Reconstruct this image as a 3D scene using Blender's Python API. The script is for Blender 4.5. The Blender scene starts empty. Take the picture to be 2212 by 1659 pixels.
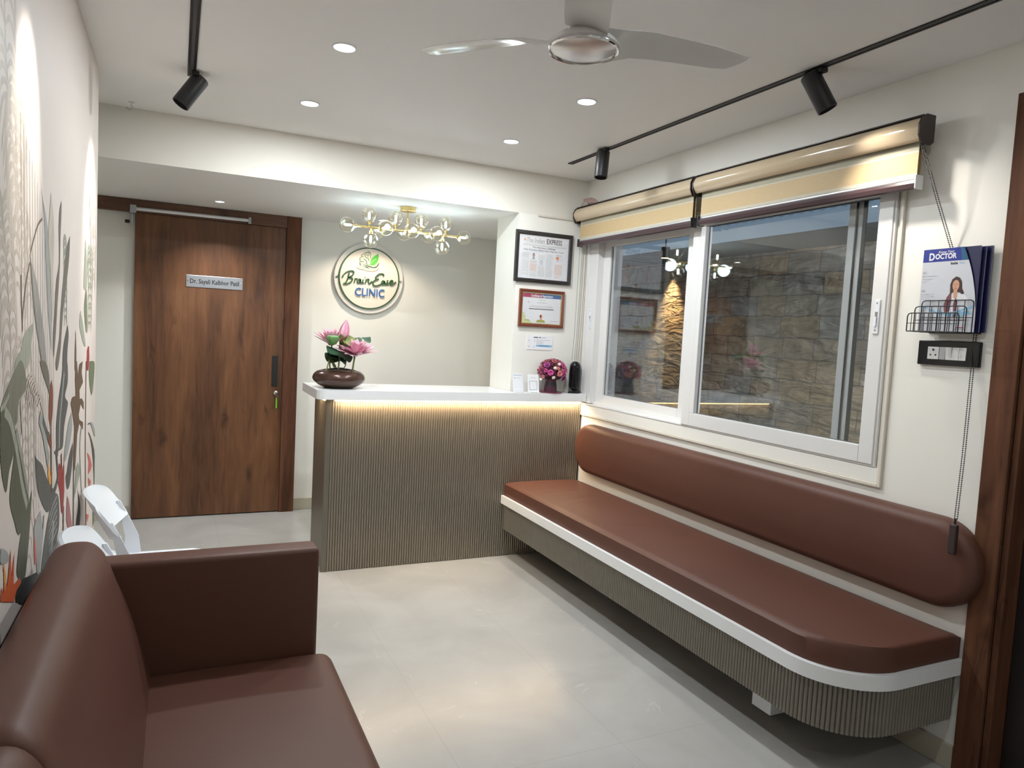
import bpy, bmesh, math, random
from mathutils import Vector, Matrix
random.seed(7)
PI = math.pi
sc = bpy.context.scene
C = sc.collection

# ------------------------------------------------------------------ camera
YAW, PITCH, ROLL, FPX = 0.44181, -0.070455, 0.052781, 1540.5
fw = Vector((math.sin(YAW)*math.cos(PITCH), math.cos(YAW)*math.cos(PITCH), math.sin(PITCH)))
rt = Vector((math.cos(YAW), -math.sin(YAW), 0)); up = rt.cross(fw)
r2 = math.cos(ROLL)*rt + math.sin(ROLL)*up; u2 = -math.sin(ROLL)*rt + math.cos(ROLL)*up
cd = bpy.data.cameras.new('camera'); cam = bpy.data.objects.new('camera', cd); C.objects.link(cam)
cd.sensor_width = 36; cd.sensor_fit = 'HORIZONTAL'; cd.lens = FPX/2212*36; cd.clip_start = 0.02
m4 = Matrix((( r2.x, u2.x, -fw.x, 0), (r2.y, u2.y, -fw.y, 0), (r2.z, u2.z, -fw.z, 1.5), (0,0,0,1)))
cam.matrix_world = m4
sc.camera = cam

# ------------------------------------------------------------------ world, exposure, large lights
sc.view_settings.view_transform = 'Standard'; sc.view_settings.look = 'None'
sc.view_settings.gamma = 1; sc.view_settings.use_curve_mapping = False
sc.view_settings.exposure = 0.12
sc.cycles.max_bounces = 5; sc.cycles.diffuse_bounces = 4; sc.cycles.glossy_bounces = 3; sc.cycles.transmission_bounces = 2
sc.cycles.use_light_tree = False; sc.cycles.caustics_reflective = False; sc.cycles.caustics_refractive = False
w = bpy.data.worlds.new('night'); sc.world = w; w.use_nodes = True
w.node_tree.nodes['Background'].inputs[0].default_value = (0.35, 0.48, 0.62, 1)
w.node_tree.nodes['Background'].inputs[1].default_value = 0.5

def light(kind, name, loc, energy, col=(1,1,1), aim=None, size=0.08, angle=90, blend=0.5, shape='DISK', sy=None, spread=None, parent=None):
    l = bpy.data.lights.new(name, kind); l.energy = energy; l.color = col
    if kind == 'AREA':
        l.shape = shape; l.size = size
        if sy: l.size_y = sy
        if spread: l.spread = math.radians(spread)
    else:
        l.shadow_soft_size = size
    if kind == 'SPOT':
        l.spot_size = math.radians(angle); l.spot_blend = blend
    o = bpy.data.objects.new(name, l); C.objects.link(o); o.location = loc
    if aim is not None:
        d = Vector(aim) - Vector(loc); o.rotation_euler = d.to_track_quat('-Z', 'Y').to_euler()
    if parent is not None:
        bpy.context.view_layer.update()
        o.parent = parent; o.location = Vector(loc) - wloc(parent)
    return o
COOL = (0.91, 0.97, 1.0); WARM = (1.0, 0.74, 0.45); NEUT = (0.93, 0.97, 1.0)

# room constants
XR, XL, ZC, YB, ZB, YW = 2.58, -0.335, 2.58, 4.36, 2.306, 5.83
YL = 3.78

# ------------------------------------------------------------------ materials
def mat(name, col, rough=0.5, metal=0.0, spec=0.5, emit=None, estr=0, bump=None, coat=0, var=None, trans=0):
    m = bpy.data.materials.new(name); m.use_nodes = True
    nt = m.node_tree; b = nt.nodes['Principled BSDF']
    b.inputs['Base Color'].default_value = (*col, 1)
    b.inputs['Roughness'].default_value = rough
    b.inputs['Metallic'].default_value = metal
    b.inputs['Specular IOR Level'].default_value = spec
    if coat: b.inputs['Coat Weight'].default_value = coat; b.inputs['Coat Roughness'].default_value = 0.08
    if emit:
        b.inputs['Emission Color'].default_value = (*emit, 1); b.inputs['Emission Strength'].default_value = estr
    tc = nt.nodes.new('ShaderNodeTexCoord')
    if var:   # (scale, amount)
        n = nt.nodes.new('ShaderNodeTexNoise'); n.inputs['Scale'].default_value = var[0]; n.inputs['Detail'].default_value = 5
        mx = nt.nodes.new('ShaderNodeMix'); mx.data_type = 'RGBA'
        nt.links.new(tc.outputs['Object'], n.inputs['Vector']); nt.links.new(n.outputs['Fac'], mx.inputs['Factor'])
        mx.inputs['A'].default_value = (*[c*(1-var[1]) for c in col], 1); mx.inputs['B'].default_value = (*[min(1, c*(1+var[1])) for c in col], 1)
        nt.links.new(mx.outputs['Result'], b.inputs['Base Color'])
    if bump:  # (scale, strength, distance)
        n = nt.nodes.new('ShaderNodeTexNoise'); n.inputs['Scale'].default_value = bump[0]; n.inputs['Detail'].default_value = 3
        bp = nt.nodes.new('ShaderNodeBump'); bp.inputs['Strength'].default_value = bump[1]; bp.inputs['Distance'].default_value = bump[2]
        nt.links.new(tc.outputs['Object'], n.inputs['Vector']); nt.links.new(n.outputs['Fac'], bp.inputs['Height'])
        nt.links.new(bp.outputs['Normal'], b.inputs['Normal'])
    return m
M = {}
M['wall'] = mat('cream_wall_paint', (0.86, 0.84, 0.78), 0.55, bump=(180, 0.05, 0.002))
M['ceil'] = mat('ceiling_paint', (0.90, 0.89, 0.875), 0.6, bump=(160, 0.04, 0.002))
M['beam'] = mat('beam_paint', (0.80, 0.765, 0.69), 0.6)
M['white'] = mat('white_gloss_laminate', (0.83, 0.84, 0.85), 0.22, var=(6, 0.015))
M['plastic'] = mat('white_moulded_plastic', (0.80, 0.83, 0.87), 0.35, var=(8, 0.01))
M['upvc'] = mat('white_window_frame', (0.76, 0.75, 0.735), 0.3, var=(4, 0.015))
M['trim'] = mat('beige_window_trim', (0.72, 0.67, 0.58), 0.45, var=(5, 0.03))
M['skirt'] = mat('skirting_tile', (0.50, 0.46, 0.36), 0.35, var=(5, 0.08))
M['black'] = mat('black_powder_coat', (0.012, 0.012, 0.013), 0.42, var=(40, 0.2))
M['gloss_black'] = mat('glossy_black', (0.006, 0.006, 0.007), 0.12, spec=0.35, var=(10, 0.1))
M['leather'] = mat('brown_leatherette', (0.105, 0.043, 0.029), 0.48, spec=0.32, bump=(420, 0.16, 0.0012), var=(3, 0.06))
M['bronze'] = mat('taupe_metallic_flutes', (0.30, 0.265, 0.215), 0.36, metal=0.65, var=(3, 0.05))
M['flute_gap'] = mat('taupe_side_trim', (0.20, 0.178, 0.145), 0.4, metal=0.65, var=(3, 0.05))
M['bench_flute'] = mat('taupe_bench_flutes', (0.22, 0.20, 0.165), 0.42, metal=0.4, var=(3, 0.05))
M['chrome'] = mat('chrome', (0.75, 0.75, 0.76), 0.12, metal=1.0, var=(5, 0.03))
M['steel'] = mat('brushed_steel', (0.45, 0.46, 0.49), 0.36, metal=0.85, var=(60, 0.05))
M['alu'] = mat('satin_aluminium', (0.75, 0.76, 0.78), 0.3, metal=0.6, var=(20, 0.03))
M['brass'] = mat('brushed_brass', (0.72, 0.55, 0.24), 0.25, metal=1.0, var=(20, 0.05))
M['fan'] = mat('fan_gloss_grey', (0.76, 0.75, 0.73), 0.16, spec=0.6, var=(4, 0.02))
M['fancap'] = mat('fan_cap_mirror', (0.74, 0.73, 0.72), 0.22, metal=0.7, var=(4, 0.02))
M['fanedge'] = mat('fan_blade_trailing_edge', (0.12, 0.09, 0.08), 0.3, var=(10, 0.05))
M['dark_brown'] = mat('dark_brown_plastic', (0.035, 0.022, 0.020), 0.3, var=(10, 0.1))
M['maroon'] = mat('plum_brown_rail', (0.06, 0.032, 0.036), 0.32, var=(6, 0.1))
M['pot'] = mat('dark_bronze_ceramic', (0.075, 0.038, 0.027), 0.25, metal=0.35, var=(6, 0.25))
M['soil'] = mat('dark_moss', (0.035, 0.022, 0.015), 0.8, bump=(60, 0.8, 0.01), var=(40, 0.5))
M['leaf'] = mat('lotus_leaf', (0.035, 0.085, 0.045), 0.35, var=(30, 0.35))
M['leaf2'] = mat('lotus_leaf_underside', (0.19, 0.23, 0.05), 0.45, var=(30, 0.3))
M['stem'] = mat('green_stem', (0.24, 0.30, 0.11), 0.5, var=(30, 0.2))
M['pod'] = mat('seed_pod_green', (0.13, 0.30, 0.09), 0.5, var=(30, 0.25))
M['podtop'] = mat('seed_pod_top', (0.33, 0.52, 0.30), 0.5, var=(60, 0.2))
def petal_mat(name, a, b):
    m = mat(name, a, 0.45); nt = m.node_tree; bs = nt.nodes['Principled BSDF']
    n = nt.nodes.new('ShaderNodeTexNoise'); n.inputs['Scale'].default_value = 28
    tc = nt.nodes.new('ShaderNodeTexCoord'); mx = nt.nodes.new('ShaderNodeMix'); mx.data_type = 'RGBA'
    nt.links.new(tc.outputs['Object'], n.inputs['Vector']); nt.links.new(n.outputs['Fac'], mx.inputs['Factor'])
    mx.inputs['A'].default_value = (*a, 1); mx.inputs['B'].default_value = (*b, 1)
    nt.links.new(mx.outputs['Result'], bs.inputs['Base Color']); bs.inputs['Subsurface Weight'].default_value = 0.0
    return m
M['petal'] = petal_mat('pink_petals', (0.74, 0.30, 0.42), (0.86, 0.58, 0.66))
M['magenta'] = petal_mat('magenta_rose', (0.55, 0.05, 0.26), (0.72, 0.14, 0.42))
M['salmon'] = petal_mat('salmon_rose', (0.80, 0.24, 0.28), (0.86, 0.36, 0.38))
M['purple'] = petal_mat('purple_blossom', (0.25, 0.03, 0.16), (0.42, 0.08, 0.30))
M['dusty'] = petal_mat('dusty_pink_filler', (0.30, 0.07, 0.09), (0.50, 0.17, 0.16))
M['ivory'] = mat('ivory_bead', (0.78, 0.72, 0.62), 0.35, var=(30, 0.05))
M['maroon_vase'] = mat('maroon_velvet', (0.055, 0.006, 0.020), 0.5, var=(12, 0.2))
M['ribbon'] = mat('black_ribbon', (0.008, 0.005, 0.006), 0.5, var=(12, 0.2))
M['dish'] = mat('burgundy_dish', (0.22, 0.03, 0.07), 0.3, var=(12, 0.1))
M['paper'] = mat('white_paper', (0.84, 0.84, 0.87), 0.35, var=(5, 0.01))
M['acrylic'] = mat('frosted_acrylic', (0.80, 0.765, 0.70), 0.12, spec=0.6, var=(5, 0.01))
M['ink'] = mat('black_ink', (0.03, 0.03, 0.035), 0.5, var=(9, 0.1))
M['grey_ink'] = mat('grey_ink', (0.42, 0.42, 0.42), 0.5, var=(300, 0.35))
M['pale_ink'] = mat('pale_newsprint_ink', (0.66, 0.65, 0.61), 0.5, var=(300, 0.3))
M['peach_ink'] = mat('peach_ink', (0.80, 0.52, 0.40), 0.5, var=(200, 0.2))
M['orange_ink'] = mat('orange_ink', (0.85, 0.28, 0.10), 0.5, var=(9, 0.1))
M['blue_ink'] = mat('blue_ink', (0.02, 0.035, 0.27), 0.3, var=(9, 0.1))
M['navy'] = mat('navy_cover', (0.009, 0.010, 0.065), 0.3, var=(9, 0.15))
M['teal_ink'] = mat('teal_ink', (0.03, 0.12, 0.22), 0.3, var=(9, 0.15))
M['skyblue'] = mat('sky_blue_ink', (0.28, 0.52, 0.72), 0.3, var=(9, 0.1))
M['red_ink'] = mat('crimson_ink', (0.40, 0.035, 0.09), 0.3, var=(9, 0.1))
M['olive_ink'] = mat('olive_ink', (0.40, 0.38, 0.06), 0.4, var=(9, 0.15))
M['pale_green_ink'] = mat('pale_green_ink', (0.68, 0.74, 0.36), 0.4, var=(9, 0.1))
M['sky_ink2'] = mat('deep_blue_ink', (0.05, 0.14, 0.34), 0.3, var=(9, 0.1))
M['skin_ink'] = mat('printed_skin_tone', (0.62, 0.34, 0.22), 0.35, var=(20, 0.08))
M['hair_ink'] = mat('printed_dark_hair', (0.045, 0.02, 0.018), 0.35, var=(20, 0.2))
M['coat_ink'] = mat('printed_white_coat', (0.74, 0.76, 0.82), 0.35, var=(20, 0.03))
M['scarf_ink'] = mat('printed_plum_scarf', (0.20, 0.07, 0.09), 0.35, var=(20, 0.15))
M['cover'] = mat('magazine_cover_grey', (0.62, 0.64, 0.70), 0.22, var=(14, 0.06))
M['pages'] = mat('page_edges', (0.55, 0.57, 0.60), 0.5, var=(200, 0.1))
M['frame_black'] = mat('black_picture_frame', (0.022, 0.018, 0.018), 0.3, var=(20, 0.1))
M['frame_wood'] = mat('reddish_brown_frame', (0.17, 0.042, 0.018), 0.3, var=(30, 0.2))
M['gilt'] = mat('gilt_fillet', (0.75, 0.60, 0.32), 0.25, metal=0.8, var=(30, 0.05))
M['sign_green'] = mat('dark_green_sign_ink', (0.035, 0.10, 0.035), 0.3, var=(9, 0.1))
M['leaf_green'] = mat('bright_green_sign_leaf', (0.10, 0.50, 0.05), 0.3, var=(9, 0.05))
M['sign_blue'] = mat('blue_sign_letters', (0.04, 0.15, 0.45), 0.3, var=(9, 0.05))
M['sign_face'] = mat('cream_sign_face', (0.86, 0.77, 0.66), 0.35, var=(5, 0.01))
M['sign_cream'] = mat('cream_backing_plate', (0.70, 0.68, 0.52), 0.35, var=(5, 0.02))
M['key_green'] = mat('green_key_tag', (0.16, 0.55, 0.03), 0.4, var=(9, 0.05))
M['socket'] = mat('white_socket_module', (0.72, 0.71, 0.69), 0.3, var=(9, 0.02))
M['cord'] = mat('grey_cord', (0.22, 0.21, 0.20), 0.6, var=(60, 0.1))
M['pinkcord'] = mat('pinkish_cable', (0.55, 0.38, 0.33), 0.6, var=(60, 0.2))
M['door_dark'] = mat('dark_stained_leaf', (0.014, 0.010, 0.010), 0.45, var=(5, 0.2))
M['stucco'] = mat('white_stucco', (0.62, 0.62, 0.62), 0.9, bump=(110, 1.0, 0.012), var=(60, 0.1))
M['outroof'] = mat('outdoor_canopy_sheet', (0.78, 0.81, 0.83), 0.6, var=(2, 0.06))
M['outbeam'] = mat('outdoor_steel_beam', (0.10, 0.11, 0.12), 0.5, var=(6, 0.1))
M['outfloor'] = mat('outdoor_paving', (0.30, 0.29, 0.27), 0.8, var=(6, 0.15))
M['rubber'] = mat('grey_rubber', (0.05, 0.05, 0.055), 0.6, var=(30, 0.1))
M['lens'] = mat('lit_downlight_lens', (0.9, 0.9, 0.9), 0.4, emit=(1, 0.98, 0.95), estr=14, var=(5, 0.01))
M['bulb'] = mat('lit_bulb', (0.9, 0.9, 0.9), 0.4, emit=(0.95, 1.0, 1.0), estr=14, var=(5, 0.01))
M['ledstrip'] = mat('lit_led_strip', (0.9, 0.8, 0.6), 0.4, emit=(1, 0.72, 0.36), estr=5, var=(5, 0.01))
M['lampglow'] = mat('lit_outdoor_lamp', (0.9, 0.8, 0.6), 0.4, emit=(1, 0.62, 0.22), estr=8, var=(5, 0.01))

def thin_glass(name, tint, ior=1.5, boost=1.0, rough=0.0):
    m = bpy.data.materials.new(name); m.use_nodes = True; nt = m.node_tree
    for n in list(nt.nodes): nt.nodes.remove(n)
    out = nt.nodes.new('ShaderNodeOutputMaterial'); mx = nt.nodes.new('ShaderNodeMixShader')
    tr = nt.nodes.new('ShaderNodeBsdfTransparent'); tr.inputs[0].default_value = (*tint, 1)
    gl = nt.nodes.new('ShaderNodeBsdfGlossy'); gl.inputs['Roughness'].default_value = rough; gl.inputs[0].default_value = (1,1,1,1)
    fr = nt.nodes.new('ShaderNodeLayerWeight'); fr.inputs['Blend'].default_value = 0.5
    pw = nt.nodes.new('ShaderNodeMath'); pw.operation = 'POWER'; pw.inputs[1].default_value = 5.0
    f0 = ((ior-1)/(ior+1))**2
    mt = nt.nodes.new('ShaderNodeMath'); mt.operation = 'MULTIPLY_ADD'; mt.inputs[1].default_value = (1-f0)*boost; mt.inputs[2].default_value = f0*boost; mt.use_clamp = True
    nt.links.new(fr.outputs['Facing'], pw.inputs[0]); nt.links.new(pw.outputs[0], mt.inputs[0]); nt.links.new(mt.outputs[0], mx.inputs[0])
    nt.links.new(tr.outputs[0], mx.inputs[1]); nt.links.new(gl.outputs[0], mx.inputs[2]); nt.links.new(mx.outputs[0], out.inputs[0])
    return m
M['glass'] = thin_glass('window_glass', (0.90, 0.92, 0.93), 1.5, 2.1)
M['globe'] = thin_glass('clear_globe_glass', (0.95, 0.925, 0.85), 1.5, 2.0)
M['picglass'] = thin_glass('picture_glass', (0.99, 0.99, 0.99), 1.45, 1.0)

def wood_mat(name, dark, mid, light, horiz=False):
    m = mat(name, mid, 0.42); nt = m.node_tree; b = nt.nodes['Principled BSDF']
    N = nt.nodes.new; L = nt.links.new
    tc = N('ShaderNodeTexCoord')
    def noise(scale, sxyz, detail=6, dist=0.0):
        mp = N('ShaderNodeMapping'); mp.inputs['Scale'].default_value = sxyz
        n = N('ShaderNodeTexNoise'); n.inputs['Scale'].default_value = scale; n.inputs['Detail'].default_value = detail; n.inputs['Distortion'].default_value = dist
        L(tc.outputs['Object'], mp.inputs['Vector']); L(mp.outputs['Vector'], n.inputs['Vector']); return n
    v = (0.09, 1, 1) if horiz else (1, 1, 0.09)
    n1 = noise(9, v, 8, 0.6); n2 = noise(60, v, 4); n3 = noise(3.5, (0.35,1,1) if horiz else (1,1,0.35), 3, 1.2)
    cr = N('ShaderNodeValToRGB'); e = cr.color_ramp.elements
    e[0].position = 0.33; e[0].color = (*dark, 1); e[1].position = 0.72; e[1].color = (*light, 1)
    k = cr.color_ramp.elements.new(0.5); k.color = (*mid, 1)
    a = N('ShaderNodeMath'); a.operation = 'MULTIPLY_ADD'; a.inputs[1].default_value = 0.28
    L(n2.outputs['Fac'], a.inputs[0])
    s = N('ShaderNodeMath'); s.operation = 'MULTIPLY'; s.inputs[1].default_value = 0.72; L(n1.outputs['Fac'], s.inputs[0]); L(s.outputs[0], a.inputs[2])
    L(a.outputs[0], cr.inputs['Fac'])
    # knots: small dark spots stretched along the grain
    mp = N('ShaderNodeMapping'); mp.inputs['Scale'].default_value = (0.35,1,1) if horiz else (1,1,0.35)
    ds = N('ShaderNodeTexNoise'); ds.inputs['Scale'].default_value = 7; ds.inputs['Detail'].default_value = 2
    L(tc.outputs['Object'], ds.inputs['Vector'])
    ad = N('ShaderNodeMix'); ad.data_type = 'RGBA'; ad.blend_type = 'LINEAR_LIGHT'; ad.inputs['Factor'].default_value = 0.06
    L(tc.outputs['Object'], ad.inputs['A']); L(ds.outputs['Color'], ad.inputs['B']); L(ad.outputs['Result'], mp.inputs['Vector'])
    vo = N('ShaderNodeTexVoronoi'); vo.inputs['Scale'].default_value = 4.2; L(mp.outputs['Vector'], vo.inputs['Vector'])
    kr = N('ShaderNodeValToRGB'); kr.color_ramp.elements[0].position = 0.03; kr.color_ramp.elements[0].color = (0.25,0.2,0.18,1)
    kr.color_ramp.elements[1].position = 0.15; kr.color_ramp.elements[1].color = (1,1,1,1)
    L(vo.outputs['Distance'], kr.inputs['Fac'])
    # dark cracks
    cr2 = N('ShaderNodeValToRGB'); cr2.color_ramp.elements[0].position = 0.30; cr2.color_ramp.elements[0].color = (0.35,0.3,0.28,1)
    cr2.color_ramp.elements[1].position = 0.40; cr2.color_ramp.elements[1].color = (1,1,1,1)
    n4 = noise(16, (0.12,1,1) if horiz else (1,1,0.12), 10, 1.5); L(n4.outputs['Fac'], cr2.inputs['Fac'])
    m1 = N('ShaderNodeMix'); m1.data_type = 'RGBA'; m1.blend_type = 'MULTIPLY'; m1.inputs['Factor'].default_value = 0.8
    L(cr.outputs['Color'], m1.inputs['A']); L(kr.outputs['Color'], m1.inputs['B'])
    m2 = N('ShaderNodeMix'); m2.data_type = 'RGBA'; m2.blend_type = 'MULTIPLY'; m2.inputs['Factor'].default_value = 0.7
    L(m1.outputs['Result'], m2.inputs['A']); L(cr2.outputs['Color'], m2.inputs['B'])
    m3 = N('ShaderNodeMix'); m3.data_type = 'RGBA'; m3.blend_type = 'SOFT_LIGHT'; m3.inputs['Factor'].default_value = 0.5
    L(m2.outputs['Result'], m3.inputs['A']); L(n3.outputs['Fac'], m3.inputs['B'])
    L(m3.outputs['Result'], b.inputs['Base Color'])
    bp = N('ShaderNodeBump'); bp.inputs['Strength'].default_value = 0.08; bp.inputs['Distance'].default_value = 0.002
    L(n2.outputs['Fac'], bp.inputs['Height']); L(bp.outputs['Normal'], b.inputs['Normal'])
    return m
M['wood'] = wood_mat('walnut_laminate', (0.062, 0.023, 0.009), (0.130, 0.052, 0.020), (0.20, 0.088, 0.036))
M['woodh'] = wood_mat('walnut_laminate_header', (0.055, 0.024, 0.013), (0.115, 0.050, 0.026), (0.18, 0.085, 0.045), True)
M['woodr'] = wood_mat('walnut_door_casing', (0.055, 0.022, 0.012), (0.115, 0.047, 0.024), (0.18, 0.078, 0.040))
M['woodr'].node_tree.nodes['Principled BSDF'].inputs['Specular IOR Level'].default_value = 0.2
M['woodr'].node_tree.nodes['Principled BSDF'].inputs['Roughness'].default_value = 0.6

def floor_mat():
    m = mat('marble_look_floor_tile', (0.62, 0.60, 0.55), 0.24); nt = m.node_tree; b = nt.nodes['Principled BSDF']
    N = nt.nodes.new; L = nt.links.new; tc = N('ShaderNodeTexCoord')
    n1 = N('ShaderNodeTexNoise'); n1.inputs['Scale'].default_value = 2.2; n1.inputs['Detail'].default_value = 10; n1.inputs['Distortion'].default_value = 0.8
    L(tc.outputs['Object'], n1.inputs['Vector'])
    cr = N('ShaderNodeValToRGB'); e = cr.color_ramp.elements
    e[0].position = 0.3; e[0].color = (0.385, 0.375, 0.355, 1); e[1].position = 0.7; e[1].color = (0.455, 0.445, 0.425, 1)
    L(n1.outputs['Fac'], cr.inputs['Fac'])
    # thin pale veins
    n2 = N('ShaderNodeTexNoise'); n2.inputs['Scale'].default_value = 1.6; n2.inputs['Detail'].default_value = 6; n2.inputs['Distortion'].default_value = 1.6
    L(tc.outputs['Object'], n2.inputs['Vector'])
    s = N('ShaderNodeMath'); s.operation = 'SUBTRACT'; s.inputs[1].default_value = 0.5; L(n2.outputs['Fac'], s.inputs[0])
    ab = N('ShaderNodeMath'); ab.operation = 'ABSOLUTE'; L(s.outputs[0], ab.inputs[0])
    vr = N('ShaderNodeValToRGB'); vr.color_ramp.elements[0].position = 0.0; vr.color_ramp.elements[0].color = (1,1,1,1)
    vr.color_ramp.elements[1].position = 0.006; vr.color_ramp.elements[1].color = (0,0,0,1); L(ab.outputs[0], vr.inputs['Fac'])
    n3 = N('ShaderNodeTexNoise'); n3.inputs['Scale'].default_value = 5; L(tc.outputs['Object'], n3.inputs['Vector'])
    gt = N('ShaderNodeMath'); gt.operation = 'GREATER_THAN'; gt.inputs[1].default_value = 0.60; L(n3.outputs['Fac'], gt.inputs[0])
    mu = N('ShaderNodeMath'); mu.operation = 'MULTIPLY'; L(vr.outputs['Color'], mu.inputs[0]); L(gt.outputs[0], mu.inputs[1])
    mu2 = N('ShaderNodeMath'); mu2.operation = 'MULTIPLY'; mu2.inputs[1].default_value = 0.35; L(mu.outputs[0], mu2.inputs[0])
    mx = N('ShaderNodeMix'); mx.data_type = 'RGBA'; L(mu2.outputs[0], mx.inputs['Factor']); L(cr.outputs['Color'], mx.inputs['A']); mx.inputs['B'].default_value = (0.60, 0.59, 0.56, 1)
    # joints: x every 0.622 from 0.283, y every 1.262 from 2.11
    sp = N('ShaderNodeSeparateXYZ'); L(tc.outputs['Object'], sp.inputs[0])
    def joint(out, off, step):
        a = N('ShaderNodeMath'); a.operation = 'SUBTRACT'; a.inputs[1].default_value = off - step*20; L(out, a.inputs[0])
        d = N('ShaderNodeMath'); d.operation = 'MODULO'; d.inputs[1].default_value = step; L(a.outputs[0], d.inputs[0])
        l = N('ShaderNodeMath'); l.operation = 'LESS_THAN'; l.inputs[1].default_value = 0.0022; L(d.outputs[0], l.inputs[0]); return l
    jx = joint(sp.outputs['X'], 0.283, 0.622); jy = joint(sp.outputs['Y'], 2.11, 1.262)
    mm = N('ShaderNodeMath'); mm.operation = 'MAXIMUM'; L(jx.outputs[0], mm.inputs[0]); L(jy.outputs[0], mm.inputs[1])
    m5 = N('ShaderNodeMath'); m5.operation = 'MULTIPLY'; m5.inputs[1].default_value = 0.45; L(mm.outputs[0], m5.inputs[0])
    mj = N('ShaderNodeMix'); mj.data_type = 'RGBA'; L(m5.outputs[0], mj.inputs['Factor']); L(mx.outputs['Result'], mj.inputs['A']); mj.inputs['B'].default_value = (0.30, 0.28, 0.25, 1)
    L(mj.outputs['Result'], b.inputs['Base Color'])
    return m
M['floor'] = floor_mat()

def stone_mat():
    m = mat('split_face_stone', (0.3, 0.28, 0.24), 0.85); nt = m.node_tree; b = nt.nodes['Principled BSDF']
    N = nt.nodes.new; L = nt.links.new; tc = N('ShaderNodeTexCoord')
    mp = N('ShaderNodeMapping'); mp.inputs['Rotation'].default_value = (0, PI/2, 0); 
    sp = N('ShaderNodeSeparateXYZ'); L(tc.outputs['Object'], sp.inputs[0]); cb = N('ShaderNodeCombineXYZ')
    wn = N('ShaderNodeTexNoise'); wn.inputs['Scale'].default_value = 5; wn.inputs['Detail'].default_value = 6; L(tc.outputs['Object'], wn.inputs['Vector'])
    wy = N('ShaderNodeMath'); wy.operation = 'MULTIPLY_ADD'; wy.inputs[1].default_value = 0.035; L(wn.outputs['Fac'], wy.inputs[0]); L(sp.outputs['Y'], wy.inputs[2])
    wz = N('ShaderNodeMath'); wz.operation = 'MULTIPLY_ADD'; wz.inputs[1].default_value = 0.045; L(wn.outputs['Fac'], wz.inputs[0]); L(sp.outputs['Z'], wz.inputs[2])
    L(wy.outputs[0], cb.inputs[0]); L(wz.outputs[0], cb.inputs[1])
    br = N('ShaderNodeTexBrick'); br.inputs['Scale'].default_value = 1.0; br.inputs['Brick Width'].default_value = 0.34; br.inputs['Row Height'].default_value = 0.145
    br.inputs['Mortar Size'].default_value = 0.004; br.inputs['Mortar Smooth'].default_value = 0.3; br.offset = 0.37; br.squash = 0.8
    br.inputs['Color1'].default_value = (0.38, 0.375, 0.35, 1); br.inputs['Color2'].default_value = (0.46, 0.34, 0.20, 1); br.inputs['Mortar'].default_value = (0.22, 0.20, 0.18, 1)
    br.inputs['Bias'].default_value = -0.05
    L(cb.outputs[0], br.inputs['Vector'])
    n = N('ShaderNodeTexNoise'); n.inputs['Scale'].default_value = 7; n.inputs['Detail'].default_value = 9; n.inputs['Distortion'].default_value = 1.5; L(tc.outputs['Object'], n.inputs['Vector'])
    mx = N('ShaderNodeMix'); mx.data_type = 'RGBA'; mx.blend_type = 'OVERLAY'; mx.inputs['Factor'].default_value = 0.7
    L(br.outputs['Color'], mx.inputs['A']); L(n.outputs['Fac'], mx.inputs['B']); L(mx.outputs['Result'], b.inputs['Base Color'])
    n2 = N('ShaderNodeTexNoise'); n2.inputs['Scale'].default_value = 6; n2.inputs['Detail'].default_value = 9; n2.inputs['Distortion'].default_value = 1.0
    mp2 = N('ShaderNodeMapping'); mp2.inputs['Scale'].default_value = (1, 0.7, 2.4); L(tc.outputs['Object'], mp2.inputs[0]); L(mp2.outputs[0], n2.inputs['Vector'])
    sb = N('ShaderNodeMath'); sb.operation = 'SUBTRACT'; L(n2.outputs['Fac'], sb.inputs[0]); 
    sc2 = N('ShaderNodeMath'); sc2.operation = 'MULTIPLY'; sc2.inputs[1].default_value = 0.5; L(br.outputs['Fac'], sc2.inputs[0]); L(sc2.outputs[0], sb.inputs[1])
    bp = N('ShaderNodeBump'); bp.inputs['Strength'].default_value = 1.0; bp.inputs['Distance'].default_value = 0.09
    L(sb.outputs[0], bp.inputs['Height']); L(bp.outputs['Normal'], b.inputs['Normal'])
    return m
M['stone'] = stone_mat()

def fabric_mat():
    m = mat('banded_blind_fabric', (0.6, 0.5, 0.3), 0.6); nt = m.node_tree; b = nt.nodes['Principled BSDF']
    N = nt.nodes.new; L = nt.links.new; tc = N('ShaderNodeTexCoord'); sp = N('ShaderNodeSeparateXYZ'); L(tc.outputs['Object'], sp.inputs[0])
    cr = N('ShaderNodeValToRGB'); cr.color_ramp.interpolation = 'CONSTANT'
    mr = N('ShaderNodeMapRange'); mr.inputs[1].default_value = 0.03; mr.inputs[2].default_value = 0.20; L(sp.outputs['Z'], mr.inputs[0])
    L(mr.outputs[0], cr.inputs['Fac'])
    gold = (0.52, 0.385, 0.21, 1); sheer = (0.36, 0.33, 0.24, 1); pale = (0.52, 0.48, 0.38, 1)
    e = cr.color_ramp.elements; e[0].position = 0; e[0].color = pale; e[1].position = 0.17; e[1].color = gold
    k = e.new(0.62); k.color = pale; k = e.new(0.66); k.color = sheer
    n = N('ShaderNodeTexNoise'); n.inputs['Scale'].default_value = 500; mx = N('ShaderNodeMix'); mx.data_type = 'RGBA'; mx.blend_type = 'OVERLAY'; mx.inputs['Factor'].default_value = 0.15
    mp = N('ShaderNodeMapping'); mp.inputs['Scale'].default_value = (1, 0.05, 1); L(tc.outputs['Object'], mp.inputs[0]); L(mp.outputs[0], n.inputs['Vector'])
    L(cr.outputs['Color'], mx.inputs['A']); L(n.outputs['Fac'], mx.inputs['B']); L(mx.outputs['Result'], b.inputs['Base Color'])
    return m
M['fabric'] = fabric_mat()
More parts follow.
